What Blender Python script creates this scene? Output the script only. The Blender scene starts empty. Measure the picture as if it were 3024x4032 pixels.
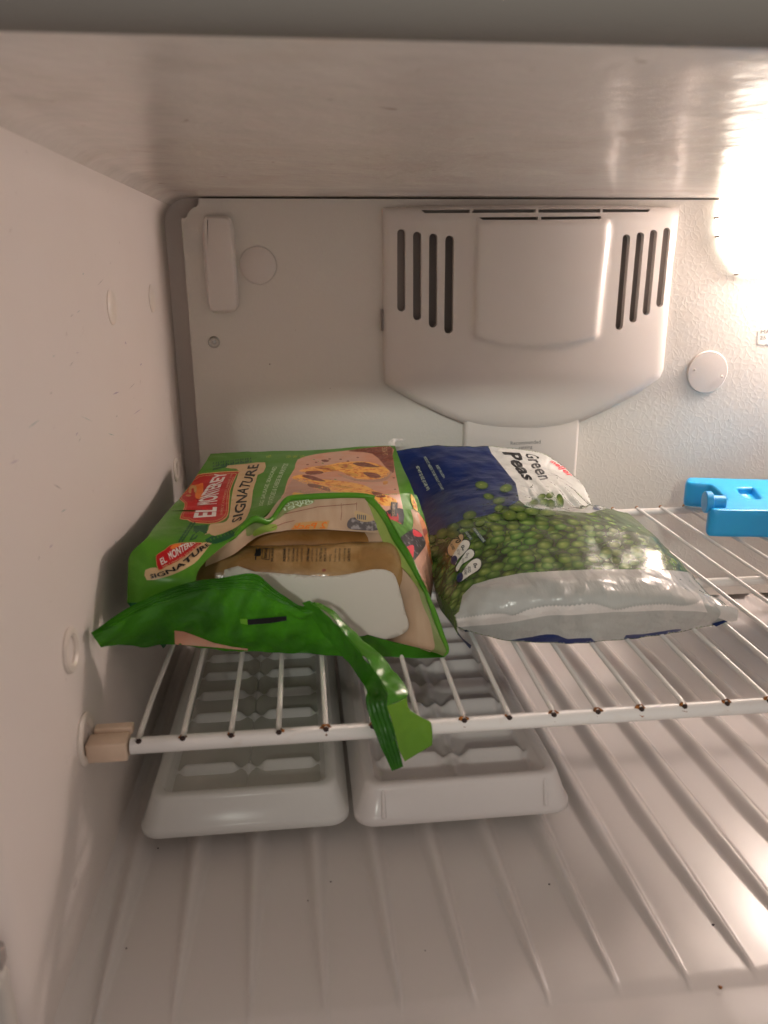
import bpy, bmesh, math, random
import numpy as np
from mathutils import Vector, Matrix, noise
from mathutils.bvhtree import BVHTree
from mathutils.geometry import delaunay_2d_cdt
random.seed(4)
SC = bpy.context.scene
COL = SC.collection
# ------------------------------------------------------------------ camera
F, PI_, YA, RO = 3074.78, 0.306736, 0.103101, -0.005624
CX, CY, CZ = 0.0956366, -0.3724776, 0.2376169
fw = Vector((math.sin(YA)*math.cos(PI_), math.cos(YA)*math.cos(PI_), -math.sin(PI_)))
r_ = Vector((math.cos(YA), -math.sin(YA), 0)); u_ = r_.cross(fw)
RT = r_*math.cos(RO)+u_*math.sin(RO); UP = -r_*math.sin(RO)+u_*math.cos(RO)
CP = Vector((CX, CY, CZ))
cd = bpy.data.cameras.new('camera'); cam = bpy.data.objects.new('camera', cd); COL.objects.link(cam)
cam.matrix_world = Matrix(((RT.x, UP.x, -fw.x, CX), (RT.y, UP.y, -fw.y, CY), (RT.z, UP.z, -fw.z, CZ), (0, 0, 0, 1)))
cd.sensor_fit = 'HORIZONTAL'; cd.sensor_width = 7.3; cd.lens = 7.3*F/3024
cd.clip_start = 0.01; cd.clip_end = 50
cd.dof.use_dof = True; cd.dof.focus_distance = 0.62; cd.dof.aperture_fstop = 2.9
SC.camera = cam
# ------------------------------------------------------------------ world, lamps, exposure
w = bpy.data.worlds.new("World"); SC.world = w; w.use_nodes = True
w.node_tree.nodes['Background'].inputs[0].default_value = (0.98, 0.85, 0.785, 1)
w.node_tree.nodes['Background'].inputs[1].default_value = 0.37
SC.view_settings.view_transform = 'Standard'; SC.view_settings.look = 'None'
SC.view_settings.exposure = 0.15; SC.view_settings.gamma = 1.0
def lamp(name, kind, loc, energy, color, size, **k):
    l = bpy.data.lights.new(name, kind); l.energy = energy; l.color = color
    if kind in ('POINT', 'SPOT'): l.shadow_soft_size = size
    o = bpy.data.objects.new(name, l); COL.objects.link(o); o.location = loc
    return o
# kitchen ceiling lamp behind and above the photographer (its light comes in under the top edge of the opening)
KL = Vector((-0.30, -3.1, 1.36))
kl = lamp('kitchen_lamp', 'SPOT', KL, 140, (0.97, 1.0, 0.90), 0.09)
kl.data.spot_size = math.radians(9); kl.data.spot_blend = 0.9
kl.rotation_euler = (Vector((0.27, 0.33, 0.04))-KL).to_track_quat('-Z', 'Y').to_euler()
# the bulb in its housing in the upper back corner
bl = lamp('bulb_light', 'POINT', (0.650, 0.371, 0.262), 3.05, (1.0, 0.84, 0.765), 0.019)
# ------------------------------------------------------------------ pixel -> point helpers
def ray(px, py):
    return (RT*((px-1512)/F) + UP*(-(py-2016)/F) + fw)
def at(px, py, ax, v):
    d = ray(px, py); t = (v-CP[ax])/d[ax]; return CP+d*t
C0 = lambda x, y: (x, y)
def crop(x0, y0, s): return lambda x, y: (x0+s*x, y0+s*y)
C1 = crop(300, 1650, .9042); C2 = crop(1500, 1700, .9186); C3 = crop(1000, 1850, .4822)
C4 = crop(1450, 750, .9488); C6 = crop(400, 1700, .4822); C7 = crop(1100, 1700, .4822); C8 = crop(1500, 1700, .4822)
def P3(C, p): return at(*C(p[0], p[1]), 1, p[2])
# ------------------------------------------------------------------ object helpers
def tag(o, label=None, cat=None, group=None, kind=None):
    if label: o['label'] = label
    if cat: o['category'] = cat
    if group: o['group'] = group
    if kind: o['kind'] = kind
    return o
def empty(name, loc, label, cat, group=None):
    o = bpy.data.objects.new(name, None); COL.objects.link(o); o.location = loc; o.empty_display_size = .02
    return tag(o, label, cat, group)
bpy.context.view_layer.update()
def mesh(name, vs, fs, mat, parent=None, smooth=True, uvs=None):
    me = bpy.data.meshes.new(name); me.from_pydata([tuple(v) for v in vs], [], fs)
    if smooth: me.polygons.foreach_set('use_smooth', [True]*len(me.polygons))
    if uvs is not None:
        ul = me.uv_layers.new(name='uv'); idx = np.zeros(len(me.loops), dtype=np.int32)
        me.loops.foreach_get('vertex_index', idx); ul.data.foreach_set('uv', np.array(uvs)[idx].ravel())
    if mat: me.materials.append(mat)
    o = bpy.data.objects.new(name, me); COL.objects.link(o)
    if parent:
        o.parent = parent; pl = parent
        off = Vector(pl.location)
        while pl.parent: pl = pl.parent; off += Vector(pl.location)
        o.matrix_parent_inverse = Matrix.Translation(-off)
    return o
def bm_obj(name, bm, mat, parent=None, smooth=True):
    bmesh.ops.recalc_face_normals(bm, faces=bm.faces)
    o = mesh(name, [v.co.copy() for v in bm.verts], [[v.index for v in f.verts] for f in bm.faces] if not bm.verts.index_update() else [], mat, parent, smooth)
    bm.free(); return o
def smoothby(o, ang=35):
    me = o.data; bm = bmesh.new(); bm.from_mesh(me)
    for e in bm.edges:
        if len(e.link_faces) == 2 and e.calc_face_angle(0) > math.radians(ang): e.smooth = False
    bm.to_mesh(me); bm.free(); return o
def rbox(name, lo, hi, r, mat, parent=None, seg=3, M=None):
    bm = bmesh.new(); bmesh.ops.create_cube(bm, size=1)
    for v in bm.verts: v.co = Vector([(lo[i]+hi[i])/2+v.co[i]*(hi[i]-lo[i]) for i in range(3)])
    if r: bmesh.ops.bevel(bm, geom=bm.edges[:], offset=r, segments=seg, affect='EDGES', profile=.5)
    if M is not None: bm.transform(M)
    return bm_obj(name, bm, mat, parent)
def tube(name, pts, rad, mat, parent=None, seg=12, caps=True, smoothpts=0):
    pts = [Vector(p) for p in pts]
    if smoothpts: pts = catmull(pts, smoothpts)
    n = len(pts); rads = rad if isinstance(rad, (list, tuple)) else [rad]*n
    if len(rads) != n: rads = np.interp(np.linspace(0, 1, n), np.linspace(0, 1, len(rads)), rads)
    vs = []; fs = []; up = Vector((0, 0, 1))
    for i, p in enumerate(pts):
        t = (pts[min(i+1, n-1)]-pts[max(i-1, 0)]).normalized()
        a = t.cross(up if abs(t.dot(up)) < .95 else Vector((1, 0, 0))).normalized(); b = t.cross(a)
        for k in range(seg):
            an = 2*math.pi*k/seg; vs.append(p+(a*math.cos(an)+b*math.sin(an))*rads[i])
    for i in range(n-1):
        for k in range(seg):
            k2 = (k+1) % seg; fs.append((i*seg+k, i*seg+k2, (i+1)*seg+k2, (i+1)*seg+k))
    if caps: fs.append(tuple(range(seg))); fs.append(tuple((n-1)*seg+k for k in range(seg))[::-1])
    return mesh(name, vs, fs, mat, parent)
def catmull(pts, k):
    out = []; n = len(pts)
    for i in range(n-1):
        a = pts[max(i-1, 0)]; b = pts[i]; c = pts[i+1]; d = pts[min(i+2, n-1)]
        for j in range(k):
            t = j/k; out.append(.5*((2*b)+(c-a)*t+(2*a-5*b+4*c-d)*t*t+(3*b-a-3*c+d)*t**3))
    out.append(pts[-1]); return out
def lathe(name, prof, org, axis, mat, parent=None, seg=40):
    # prof: (radius, height along axis)
    ax = Vector(axis).normalized(); a = ax.orthogonal().normalized(); b = ax.cross(a); org = Vector(org)
    vs = []; fs = []
    for r, h in prof:
        for k in range(seg):
            an = 2*math.pi*k/seg; vs.append(org+ax*h+(a*math.cos(an)+b*math.sin(an))*r)
    for i in range(len(prof)-1):
        for k in range(seg):
            k2 = (k+1) % seg; fs.append((i*seg+k, i*seg+k2, (i+1)*seg+k2, (i+1)*seg+k))
    fs.append(tuple(range(seg))[::-1]); fs.append(tuple((len(prof)-1)*seg+k for k in range(seg)))
    bm = bmesh.new()
    o = mesh(name, vs, fs, mat, parent); return smoothby(o, 40)
# ------------------------------------------------------------------ materials
def material(name, color, rough=.5, bump=None, var=None, trans=0, sss=0, alpha=1, coat=0, spec=.5, metal=0, coords='Object'):
    """bump=(scale,strength,dist,detail,stretch)  var=(scale,amount,color2,lo,hi)"""
    m = bpy.data.materials.new(name); m.use_nodes = True; nt = m.node_tree; N = nt.nodes; L = nt.links
    b = N['Principled BSDF']; b.inputs['Base Color'].default_value = (*color, 1); b.inputs['Roughness'].default_value = rough
    if bump and bump[0] == 55: spec = .26
    b.inputs['Specular IOR Level'].default_value = spec; b.inputs['Metallic'].default_value = metal
    b.inputs['Coat Weight'].default_value = coat; b.inputs['Coat Roughness'].default_value = .12
    tc = N.new('ShaderNodeTexCoord')
    if sss:
        b.inputs['Subsurface Weight'].default_value = sss; b.inputs['Subsurface Scale'].default_value = .01
    if var:
        nz = N.new('ShaderNodeTexNoise'); nz.inputs['Scale'].default_value = var[0]; nz.inputs['Detail'].default_value = 6
        mp = N.new('ShaderNodeMapping'); mp.inputs['Scale'].default_value = var[5] if len(var) > 5 else (1, 1, 1)
        L.new(tc.outputs[coords], mp.inputs[0]); L.new(mp.outputs[0], nz.inputs[0])
        cr = N.new('ShaderNodeValToRGB'); cr.color_ramp.elements[0].position = var[3]; cr.color_ramp.elements[1].position = var[4]
        cr.color_ramp.elements[0].color = (*color, 1); cr.color_ramp.elements[1].color = (*[color[i]*(1-var[1])+var[2][i]*var[1] for i in range(3)], 1)
        L.new(nz.outputs[0], cr.inputs[0]); L.new(cr.outputs[0], b.inputs['Base Color'])
    if bump:
        nz = N.new('ShaderNodeTexNoise'); nz.inputs['Scale'].default_value = bump[0]; nz.inputs['Detail'].default_value = bump[3]
        mp = N.new('ShaderNodeMapping'); mp.inputs['Scale'].default_value = bump[4] if len(bump) > 4 else (1, 1, 1)
        L.new(tc.outputs[coords], mp.inputs[0]); L.new(mp.outputs[0], nz.inputs[0])
        bu = N.new('ShaderNodeBump'); bu.inputs['Strength'].default_value = bump[1]; bu.inputs['Distance'].default_value = bump[2]
        L.new(nz.outputs[0], bu.inputs['Height']); L.new(bu.outputs[0], b.inputs['Normal'])
    if trans:
        out = N['Material Output']; tl = N.new('ShaderNodeBsdfTranslucent'); mx = N.new('ShaderNodeMixShader'); mx.inputs[0].default_value = trans
        tl.inputs[0].default_value = (*color, 1)
        L.new(b.outputs[0], mx.inputs[1]); L.new(tl.outputs[0], mx.inputs[2]); L.new(mx.outputs[0], out.inputs[0])
    if alpha < 1: b.inputs['Alpha'].default_value = alpha
    return m
WHT = (.72, .66, .60)
m_liner = material('liner_plastic', (.75, .685, .645), .42, (220, .12, .0006, 4), (9, .10, (.60, .50, .42), .45, .75))
def add_streaks(m, scale, mapscale, lo, hi, dark, amt=1):
    """dirt / frost streaks multiplied on the base colour"""
    nt = m.node_tree; N = nt.nodes; L = nt.links; b = N['Principled BSDF']
    src = b.inputs['Base Color'].links[0].from_socket if b.inputs['Base Color'].links else None
    tc = N.new('ShaderNodeTexCoord'); mp = N.new('ShaderNodeMapping'); mp.inputs['Scale'].default_value = mapscale
    nz = N.new('ShaderNodeTexNoise'); nz.inputs['Scale'].default_value = scale; nz.inputs['Detail'].default_value = 8; nz.inputs['Distortion'].default_value = .6
    cr = N.new('ShaderNodeValToRGB'); cr.color_ramp.elements[0].position = lo; cr.color_ramp.elements[1].position = hi
    cr.color_ramp.elements[0].color = (1, 1, 1, 1); cr.color_ramp.elements[1].color = (*dark, 1)
    mx = N.new('ShaderNodeMix'); mx.data_type = 'RGBA'; mx.blend_type = 'MULTIPLY'; mx.inputs[0].default_value = amt
    L.new(tc.outputs['Object'], mp.inputs[0]); L.new(mp.outputs[0], nz.inputs[0]); L.new(nz.outputs[0], cr.inputs[0])
    if src: L.new(src, mx.inputs[6])
    else: mx.inputs[6].default_value = b.inputs['Base Color'].default_value
    L.new(cr.outputs[0], mx.inputs[7]); L.new(mx.outputs[2], b.inputs['Base Color'])
add_streaks(m_liner, 60, (1, 1, 2.2), .70, .80, (.72, .68, .68))
m_ceil = material('ceiling_plastic', (.75, .695, .65), .21, (26, .50, .0040, 8, (1.0, .95, 1)), (6, .25, (.52, .44, .37), .4, .7, (.7, 1.6, 1)))
add_streaks(m_ceil, 16, (.9, .9, 1), .52, .72, (.90, .87, .84))
add_streaks(m_ceil, 95, (.8, .9, 1), .68, .74, (.66, .60, .55))
m_floor = material('floor_plastic', (.74, .695, .665), .25, (90, .08, .0005, 3), (6, .12, (.58, .50, .46), .45, .7), spec=.4)
m_panel = material('textured_panel_plastic', (.70, .67, .62), .42)
def leather(m, sc=165, st=.20, d=.0008):
    nt = m.node_tree; N = nt.nodes; L = nt.links; b = N['Principled BSDF']
    tc = N.new('ShaderNodeTexCoord'); nz = N.new('ShaderNodeTexNoise'); nz.inputs['Scale'].default_value = 70; nz.inputs['Detail'].default_value = 2
    ad = N.new('ShaderNodeVectorMath'); ad.operation = 'MULTIPLY_ADD'; ad.inputs[1].default_value = (.012, .012, .012)
    L.new(tc.outputs['Object'], nz.inputs[0]); L.new(nz.outputs[1], ad.inputs[0]); L.new(tc.outputs['Object'], ad.inputs[2])
    vo = N.new('ShaderNodeTexVoronoi'); vo.feature = 'DISTANCE_TO_EDGE'; vo.inputs['Scale'].default_value = sc
    L.new(ad.outputs[0], vo.inputs[0])
    cr = N.new('ShaderNodeValToRGB'); cr.color_ramp.interpolation = 'EASE'; cr.color_ramp.elements[0].position = 0; cr.color_ramp.elements[1].position = .22
    cr.color_ramp.elements[0].color = (1, 1, 1, 1); cr.color_ramp.elements[1].color = (0, 0, 0, 1)
    L.new(vo.outputs[0], cr.inputs[0])
    n2 = N.new('ShaderNodeTexNoise'); n2.inputs['Scale'].default_value = 90; L.new(tc.outputs['Object'], n2.inputs[0])
    mu = N.new('ShaderNodeMath'); mu.operation = 'MULTIPLY'; L.new(cr.outputs[0], mu.inputs[0]); L.new(n2.outputs[0], mu.inputs[1])
    bu = N.new('ShaderNodeBump'); bu.inputs['Strength'].default_value = st; bu.inputs['Distance'].default_value = d
    L.new(mu.outputs[0], bu.inputs['Height']); L.new(bu.outputs[0], b.inputs['Normal'])
leather(m_panel)
m_smooth = material('smooth_white_plastic', (.69, .645, .605), .38, (300, .08, .0004, 3), (30, .12, (.55, .48, .42), .55, .8))
m_cap = material('plug_plastic', (.74, .67, .60), .35, (200, .05, .0004, 2))
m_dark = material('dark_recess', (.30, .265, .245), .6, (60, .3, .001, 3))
m_blackrub = material('black_gap', (.02, .018, .016), .7, (60, .3, .001, 3))
m_wire = material('white_coated_wire', (.82, .79, .76), .25, (260, .1, .0003, 2), (120, .25, (.62, .50, .38), .62, .8))
m_rust = material('rust', (.42, .15, .025), .9, (900, .8, .0006, 4), (700, .9, (.06, .025, .012), .4, .6))
m_rusthole = material('dark_rusty_wire_end', (.025, .012, .01), .8, (900, .6, .0004, 3), (800, .5, (.10, .04, .02), .5, .7))
m_plug = material('beige_bracket_plastic', (.72, .55, .42), .45, (120, .12, .0005, 3), (40, .25, (.55, .42, .28), .5, .75))
m_screw = material('screw_metal', (.45, .43, .40), .3, (600, .2, .0003, 2), metal=1)
m_trayA = material('cloudy_white_tray_plastic', (.88, .88, .85), .18, (60, .06, .0006, 2), trans=.26)
m_trayB = material('pinkish_white_tray_plastic', (.89, .84, .82), .20, (60, .06, .0006, 2), trans=.26)
m_water = material('frozen_water', (.62, .61, .56), .06, (40, .08, .0006, 2))
m_ice = material('blue_ice_pack_plastic', (.02, .40, .82), .33, (160, .1, .0005, 4), (60, .22, (.03, .46, .86), .5, .7), sss=.25)
m_icecap = material('light_blue_cap_plastic', (.03, .38, .80), .35, (160, .1, .0005, 4), sss=.2)
FB = (55, .30, .0016, 5)
m_green = material('green_film', (.085, .27, .020), .28, FB, (30, .25, (.11, .33, .03), .4, .65), trans=.12)
m_dgreen = material('deep_green_film', (.050, .260, .007), .26, (60, .9, .0032, 6), (24, .75, (.012, .090, .004), .46, .66), trans=.34)
m_ygreen = material('yellow_green_film', (.30, .44, .07), .28, FB, (30, .4, (.42, .55, .14), .4, .65), trans=.2)
m_clear = material('clear_green_edge_film', (.32, .36, .16), .25, FB, (25, .5, (.20, .30, .08), .4, .65), trans=.2)
m_red = material('red_print', (.50, .010, .014), .3, FB, (50, .3, (.28, .008, .012), .4, .7))
m_gold = material('gold_print', (.55, .34, .12), .3, FB)
m_orange = material('orange_print', (.78, .20, .03), .3, FB)
m_tan = material('tan_print', (.58, .40, .22), .32, FB, (80, .35, (.66, .50, .30), .4, .7))
m_black = material('black_print', (.012, .012, .014), .35, FB)
m_white = material('white_print', (.75, .75, .70), .35, FB)
m_pale = material('pale_green_print', (.62, .74, .52), .35, FB)
m_yellow = material('yellow_print', (.50, .55, .05), .35, FB)
m_pyellow = material('yellow_burst_print', (.85, .50, .05), .35, FB)
m_dkgr = material('dark_green_print', (.012, .10, .035), .35, FB)
m_tort = material('tortilla_print', (.62, .29, .19), .33, FB, (45, .8, (.62, .40, .30), .40, .66))
m_plank = material('wood_plank_print', (.44, .245, .135), .35, FB, (26, .6, (.56, .35, .21), .4, .68, (1, 5, 5)))
m_plankL = material('faded_wood_print', (.50, .34, .23), .35, FB, (30, .6, (.58, .42, .30), .4, .68, (5, 1, 1)))
m_fill = material('egg_filling_print', (.68, .33, .05), .33, FB, (150, 1, (.45, .07, .02), .5, .62))
m_fill2 = material('egg_filling_light_print', (.90, .48, .10), .33, FB, (260, 1, (.66, .14, .02), .50, .62))
m_meat = material('sausage_print', (.20, .05, .03), .33, FB, (300, .8, (.33, .11, .07), .45, .6))
m_bowlb = material('black_bowl_print', (.02, .018, .02), .33, FB, (300, .8, (.35, .32, .34), .56, .66))
m_food = material('orange_red_food_print', (.60, .20, .06), .33, FB, (70, 1, (.30, .05, .02), .5, .62, (1, 1, 4)))
m_pink = material('pinkish_print', (.46, .24, .17), .33, FB, (28, .7, (.60, .38, .29), .42, .65))
m_burr = material('burrito_in_wrapper', (.27, .145, .045), .22, (60, .55, .002, 5, (1, 2, 1)), (40, .9, (.42, .26, .11), .42, .64), coat=.35)
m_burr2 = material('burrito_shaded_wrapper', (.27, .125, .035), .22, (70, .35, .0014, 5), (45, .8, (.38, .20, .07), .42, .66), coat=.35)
m_card = material('white_card_tray', (.54, .49, .43), .4, (25, .08, .001, 2), (14, .25, (.50, .47, .40), .45, .7))
m_blue = material('blue_film', (.002, .018, .115), .30, (60, .5, .002, 5, (1, 1.7, 1)), (30, .5, (.002, .010, .06), .4, .66))
m_pwhite = material('white_film', (.62, .63, .60), .20, (75, .8, .003, 4), (40, .3, (.50, .50, .48), .4, .66))
m_win = material('frosted_clear_film', (.42, .42, .40), .24, (46, .85, .0034, 5, (1.6, .6, .8)), (22, .7, (.50, .50, .47), .42, .66), trans=.05)
m_seal = material('crimped_white_seal', (.66, .62, .59), .35, (420, .5, .0008, 2), (60, .3, (.44, .42, .40), .4, .7))
m_mred = material('red_script_print', (.70, .02, .04), .35, FB)
def pea_material():
    m = bpy.data.materials.new('printed_green_peas'); m.use_nodes = True; nt = m.node_tree; N = nt.nodes; L = nt.links; b = N['Principled BSDF']
    b.inputs['Roughness'].default_value = .26
    uv = N.new('ShaderNodeUVMap'); uv.uv_map = 'uv'
    nz = N.new('ShaderNodeTexNoise'); nz.inputs['Scale'].default_value = 14; L.new(uv.outputs[0], nz.inputs[0])
    ad = N.new('ShaderNodeVectorMath'); ad.operation = 'MULTIPLY_ADD'; ad.inputs[1].default_value = (.016, .016, 0)
    L.new(nz.outputs[1], ad.inputs[0]); L.new(uv.outputs[0], ad.inputs[2])
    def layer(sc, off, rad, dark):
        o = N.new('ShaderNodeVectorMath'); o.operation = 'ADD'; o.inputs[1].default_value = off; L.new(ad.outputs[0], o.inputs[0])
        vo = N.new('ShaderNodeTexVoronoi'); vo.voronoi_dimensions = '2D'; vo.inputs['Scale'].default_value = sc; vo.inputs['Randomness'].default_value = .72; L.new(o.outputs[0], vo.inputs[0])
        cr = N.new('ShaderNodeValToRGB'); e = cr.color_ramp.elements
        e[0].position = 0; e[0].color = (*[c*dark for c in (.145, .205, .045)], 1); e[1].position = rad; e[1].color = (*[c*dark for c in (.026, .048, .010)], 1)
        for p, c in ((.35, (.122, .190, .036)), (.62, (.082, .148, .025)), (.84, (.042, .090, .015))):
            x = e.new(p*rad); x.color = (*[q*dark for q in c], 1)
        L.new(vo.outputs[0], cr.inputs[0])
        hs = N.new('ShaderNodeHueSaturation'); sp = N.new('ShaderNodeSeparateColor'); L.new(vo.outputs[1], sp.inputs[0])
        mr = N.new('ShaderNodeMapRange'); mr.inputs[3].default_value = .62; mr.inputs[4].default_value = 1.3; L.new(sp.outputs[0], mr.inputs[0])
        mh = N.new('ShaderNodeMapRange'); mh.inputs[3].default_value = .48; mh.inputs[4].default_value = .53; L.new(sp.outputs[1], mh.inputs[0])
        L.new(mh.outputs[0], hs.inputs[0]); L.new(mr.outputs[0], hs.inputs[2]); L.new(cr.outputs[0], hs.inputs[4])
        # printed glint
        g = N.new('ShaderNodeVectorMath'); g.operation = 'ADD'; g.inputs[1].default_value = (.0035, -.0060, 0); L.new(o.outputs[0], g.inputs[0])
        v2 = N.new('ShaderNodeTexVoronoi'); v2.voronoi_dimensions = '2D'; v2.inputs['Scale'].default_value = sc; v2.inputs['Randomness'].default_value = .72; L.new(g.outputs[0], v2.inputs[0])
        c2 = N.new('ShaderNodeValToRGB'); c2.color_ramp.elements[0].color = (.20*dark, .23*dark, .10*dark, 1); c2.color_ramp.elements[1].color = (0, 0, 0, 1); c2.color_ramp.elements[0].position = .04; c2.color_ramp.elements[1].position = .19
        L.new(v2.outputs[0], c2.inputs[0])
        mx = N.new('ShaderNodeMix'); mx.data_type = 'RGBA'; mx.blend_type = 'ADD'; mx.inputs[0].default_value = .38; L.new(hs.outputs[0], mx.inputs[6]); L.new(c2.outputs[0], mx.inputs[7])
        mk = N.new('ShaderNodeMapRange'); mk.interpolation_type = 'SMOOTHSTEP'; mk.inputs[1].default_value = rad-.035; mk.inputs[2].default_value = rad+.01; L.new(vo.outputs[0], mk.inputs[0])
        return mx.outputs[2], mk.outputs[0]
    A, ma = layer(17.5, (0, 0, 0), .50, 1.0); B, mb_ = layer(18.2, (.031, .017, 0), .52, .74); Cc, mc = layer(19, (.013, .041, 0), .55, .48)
    def mixc(x, y, m):
        q = N.new('ShaderNodeMix'); q.data_type = 'RGBA'; L.new(m, q.inputs[0]); L.new(x, q.inputs[6])
        if y is None: q.inputs[7].default_value = (.010, .016, .005, 1)
        else: L.new(y, q.inputs[7])
        return q.outputs[2]
    res = mixc(A, mixc(B, mixc(Cc, None, mc), mb_), ma); L.new(res, b.inputs['Base Color'])
    tc = N.new('ShaderNodeTexCoord'); n3 = N.new('ShaderNodeTexNoise'); n3.inputs['Scale'].default_value = 60; n3.inputs['Detail'].default_value = 4; L.new(tc.outputs['Object'], n3.inputs[0])
    bu = N.new('ShaderNodeBump'); bu.inputs['Strength'].default_value = .6; bu.inputs['Distance'].default_value = .0018; L.new(n3.outputs[0], bu.inputs['Height']); L.new(bu.outputs[0], b.inputs['Normal'])
    return m
m_peas = pea_material()
def emis(name, c, s):
    m = bpy.data.materials.new(name); m.use_nodes = True; b = m.node_tree.nodes['Principled BSDF']
    b.inputs['Base Color'].default_value = (.8, .8, .8, 1); b.inputs['Emission Color'].default_value = (*c, 1); b.inputs['Emission Strength'].default_value = s; return m
m_lens = emis('glowing_lamp_cover', (1, .86, .72), 6)

# ------------------------------------------------------------------ the freezer cavity
W, T, XL, XR = .39534, .2968, -.0257, .66
YB = .418
FZ = lambda y: -.10517-.05331*y
def liner(name, s0, s1, mat):
    r = .022; prof = []
    prof += [((XL, z), (-1, 0)) for z in np.linspace(-.135, T-r, 12)]
    prof += [((XL+r-r*math.cos(a), T-r+r*math.sin(a)), (-math.cos(a), math.sin(a))) for a in np.linspace(0, math.pi/2, 9)[1:]]
    i1 = len(prof)-5
    prof += [((x, T), (0, 1)) for x in np.linspace(XL+r, XR-r, 16)[1:]]
    i2 = len(prof)+3
    prof += [((XR-r+r*math.sin(a), T-r+r*math.cos(a)), (math.sin(a), math.cos(a))) for a in np.linspace(0, math.pi/2, 9)[1:]]
    prof += [((XR, z), (1, 0)) for z in np.linspace(T-r, -.135, 12)[1:]]
    seg = {'l': prof[:i1+1], 'c': prof[i1:i2+1], 'r': prof[i2:]}[s0]
    ys = []
    for y in np.linspace(YB, -.107 if s0 != 'c' else -.124, 30): ys.append((y, 0))
    r2 = .014
    for a in np.linspace(0, math.pi/2, 8)[1:]: ys.append((ys[29][0]-r2*math.sin(a), r2*(1-math.cos(a))))
    ys.append((ys[-1][0], .13)); ys.append((ys[-1][0]+.02, .13))
    vs = []; fs = []
    for (p, n) in seg:
        for y, o in ys: vs.append((p[0]+n[0]*o, y, p[1]+n[1]*o))
    k = len(ys)
    for i in range(len(seg)-1):
        for j in range(k-1): fs.append((i*k+j, (i+1)*k+j, (i+1)*k+j+1, i*k+j+1))
    return smoothby(tag(mesh(name, vs, fs, mat), kind='structure'), 50)
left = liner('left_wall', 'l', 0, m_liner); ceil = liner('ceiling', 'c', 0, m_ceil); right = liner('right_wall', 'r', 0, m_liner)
m_frame = material('dimmed_front_frame', (.20, .185, .165), .5, (60, .1, .0006, 3))  # dark base colour stands in for the dim light on the front frame
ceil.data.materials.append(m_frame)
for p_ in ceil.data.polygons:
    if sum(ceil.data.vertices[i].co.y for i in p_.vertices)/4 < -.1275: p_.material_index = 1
# back liner
vs = []; fs = []
xs = np.linspace(XL-.002, XR+.002, 30); zs = np.linspace(-.16, T+.004, 20)
tag(mesh('back_liner', [(x, YB-.002, z) for x in xs for z in zs], [(i*20+j, i*20+j+1, (i+1)*20+j+1, (i+1)*20+j) for i in range(29) for j in range(19)], m_liner), kind='structure')
# floor with tapering ribs
def floor_h(x, y):
    h = 0.0
    i0 = round((x-.0961)/.035707)
    c = .0961+i0*.035707
    t = min(1, max(0, (y+.0935)/.13)); t = t**.7
    wd = .0086*t+1e-5; d = abs(x-c+.0035*t)/wd
    if t > 0 and d < 1 and -.02 < c < .64: h = .0064*t**.65*(.5+.5*math.cos(math.pi*d))**.8
    # cove to the left wall
    e = x-XL
    if e < .016: h += .016-math.sqrt(max(0, .016**2-(.016-e)**2))
    return h
xs = np.concatenate([np.linspace(XL, XL+.014, 12)[:-1], np.arange(XL+.014, XR+.001, .0011)]); ys = np.concatenate([np.linspace(-.135, -.0985, 5), np.linspace(-.0958, YB, 110)])
vs = []
for x in xs:
    for y in ys:
        z = FZ(y)+floor_h(x, y)
        if y < -.094: z -= .0016*min(1, (-.094-y)/.002)
        vs.append((x, y, z))
k = len(ys)
vs2 = vs; fs = [(i*k+j, (i+1)*k+j, (i+1)*k+j+1, i*k+j+1) for i in range(len(xs)-1) for j in range(k-1)]
# rounded front lip
n0 = len(vs2)
for i, x in enumerate(xs):
    z = vs2[i*k][2]
    for a in (.5, 1.0, 1.57): vs2.append((x, -.135-.02*math.sin(a), z-.02*(1-math.cos(a))))
    vs2.append((x, -.155, z-.15))
for i in range(len(xs)-1):
    a = n0+i*4; b = a+4
    fs.append((i*k, a, b, (i+1)*k))
    for j in range(3): fs.append((a+j, a+j+1, b+j+1, b+j))
flo = tag(mesh('freezer_floor', vs2, fs, m_floor), kind='structure')

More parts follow.
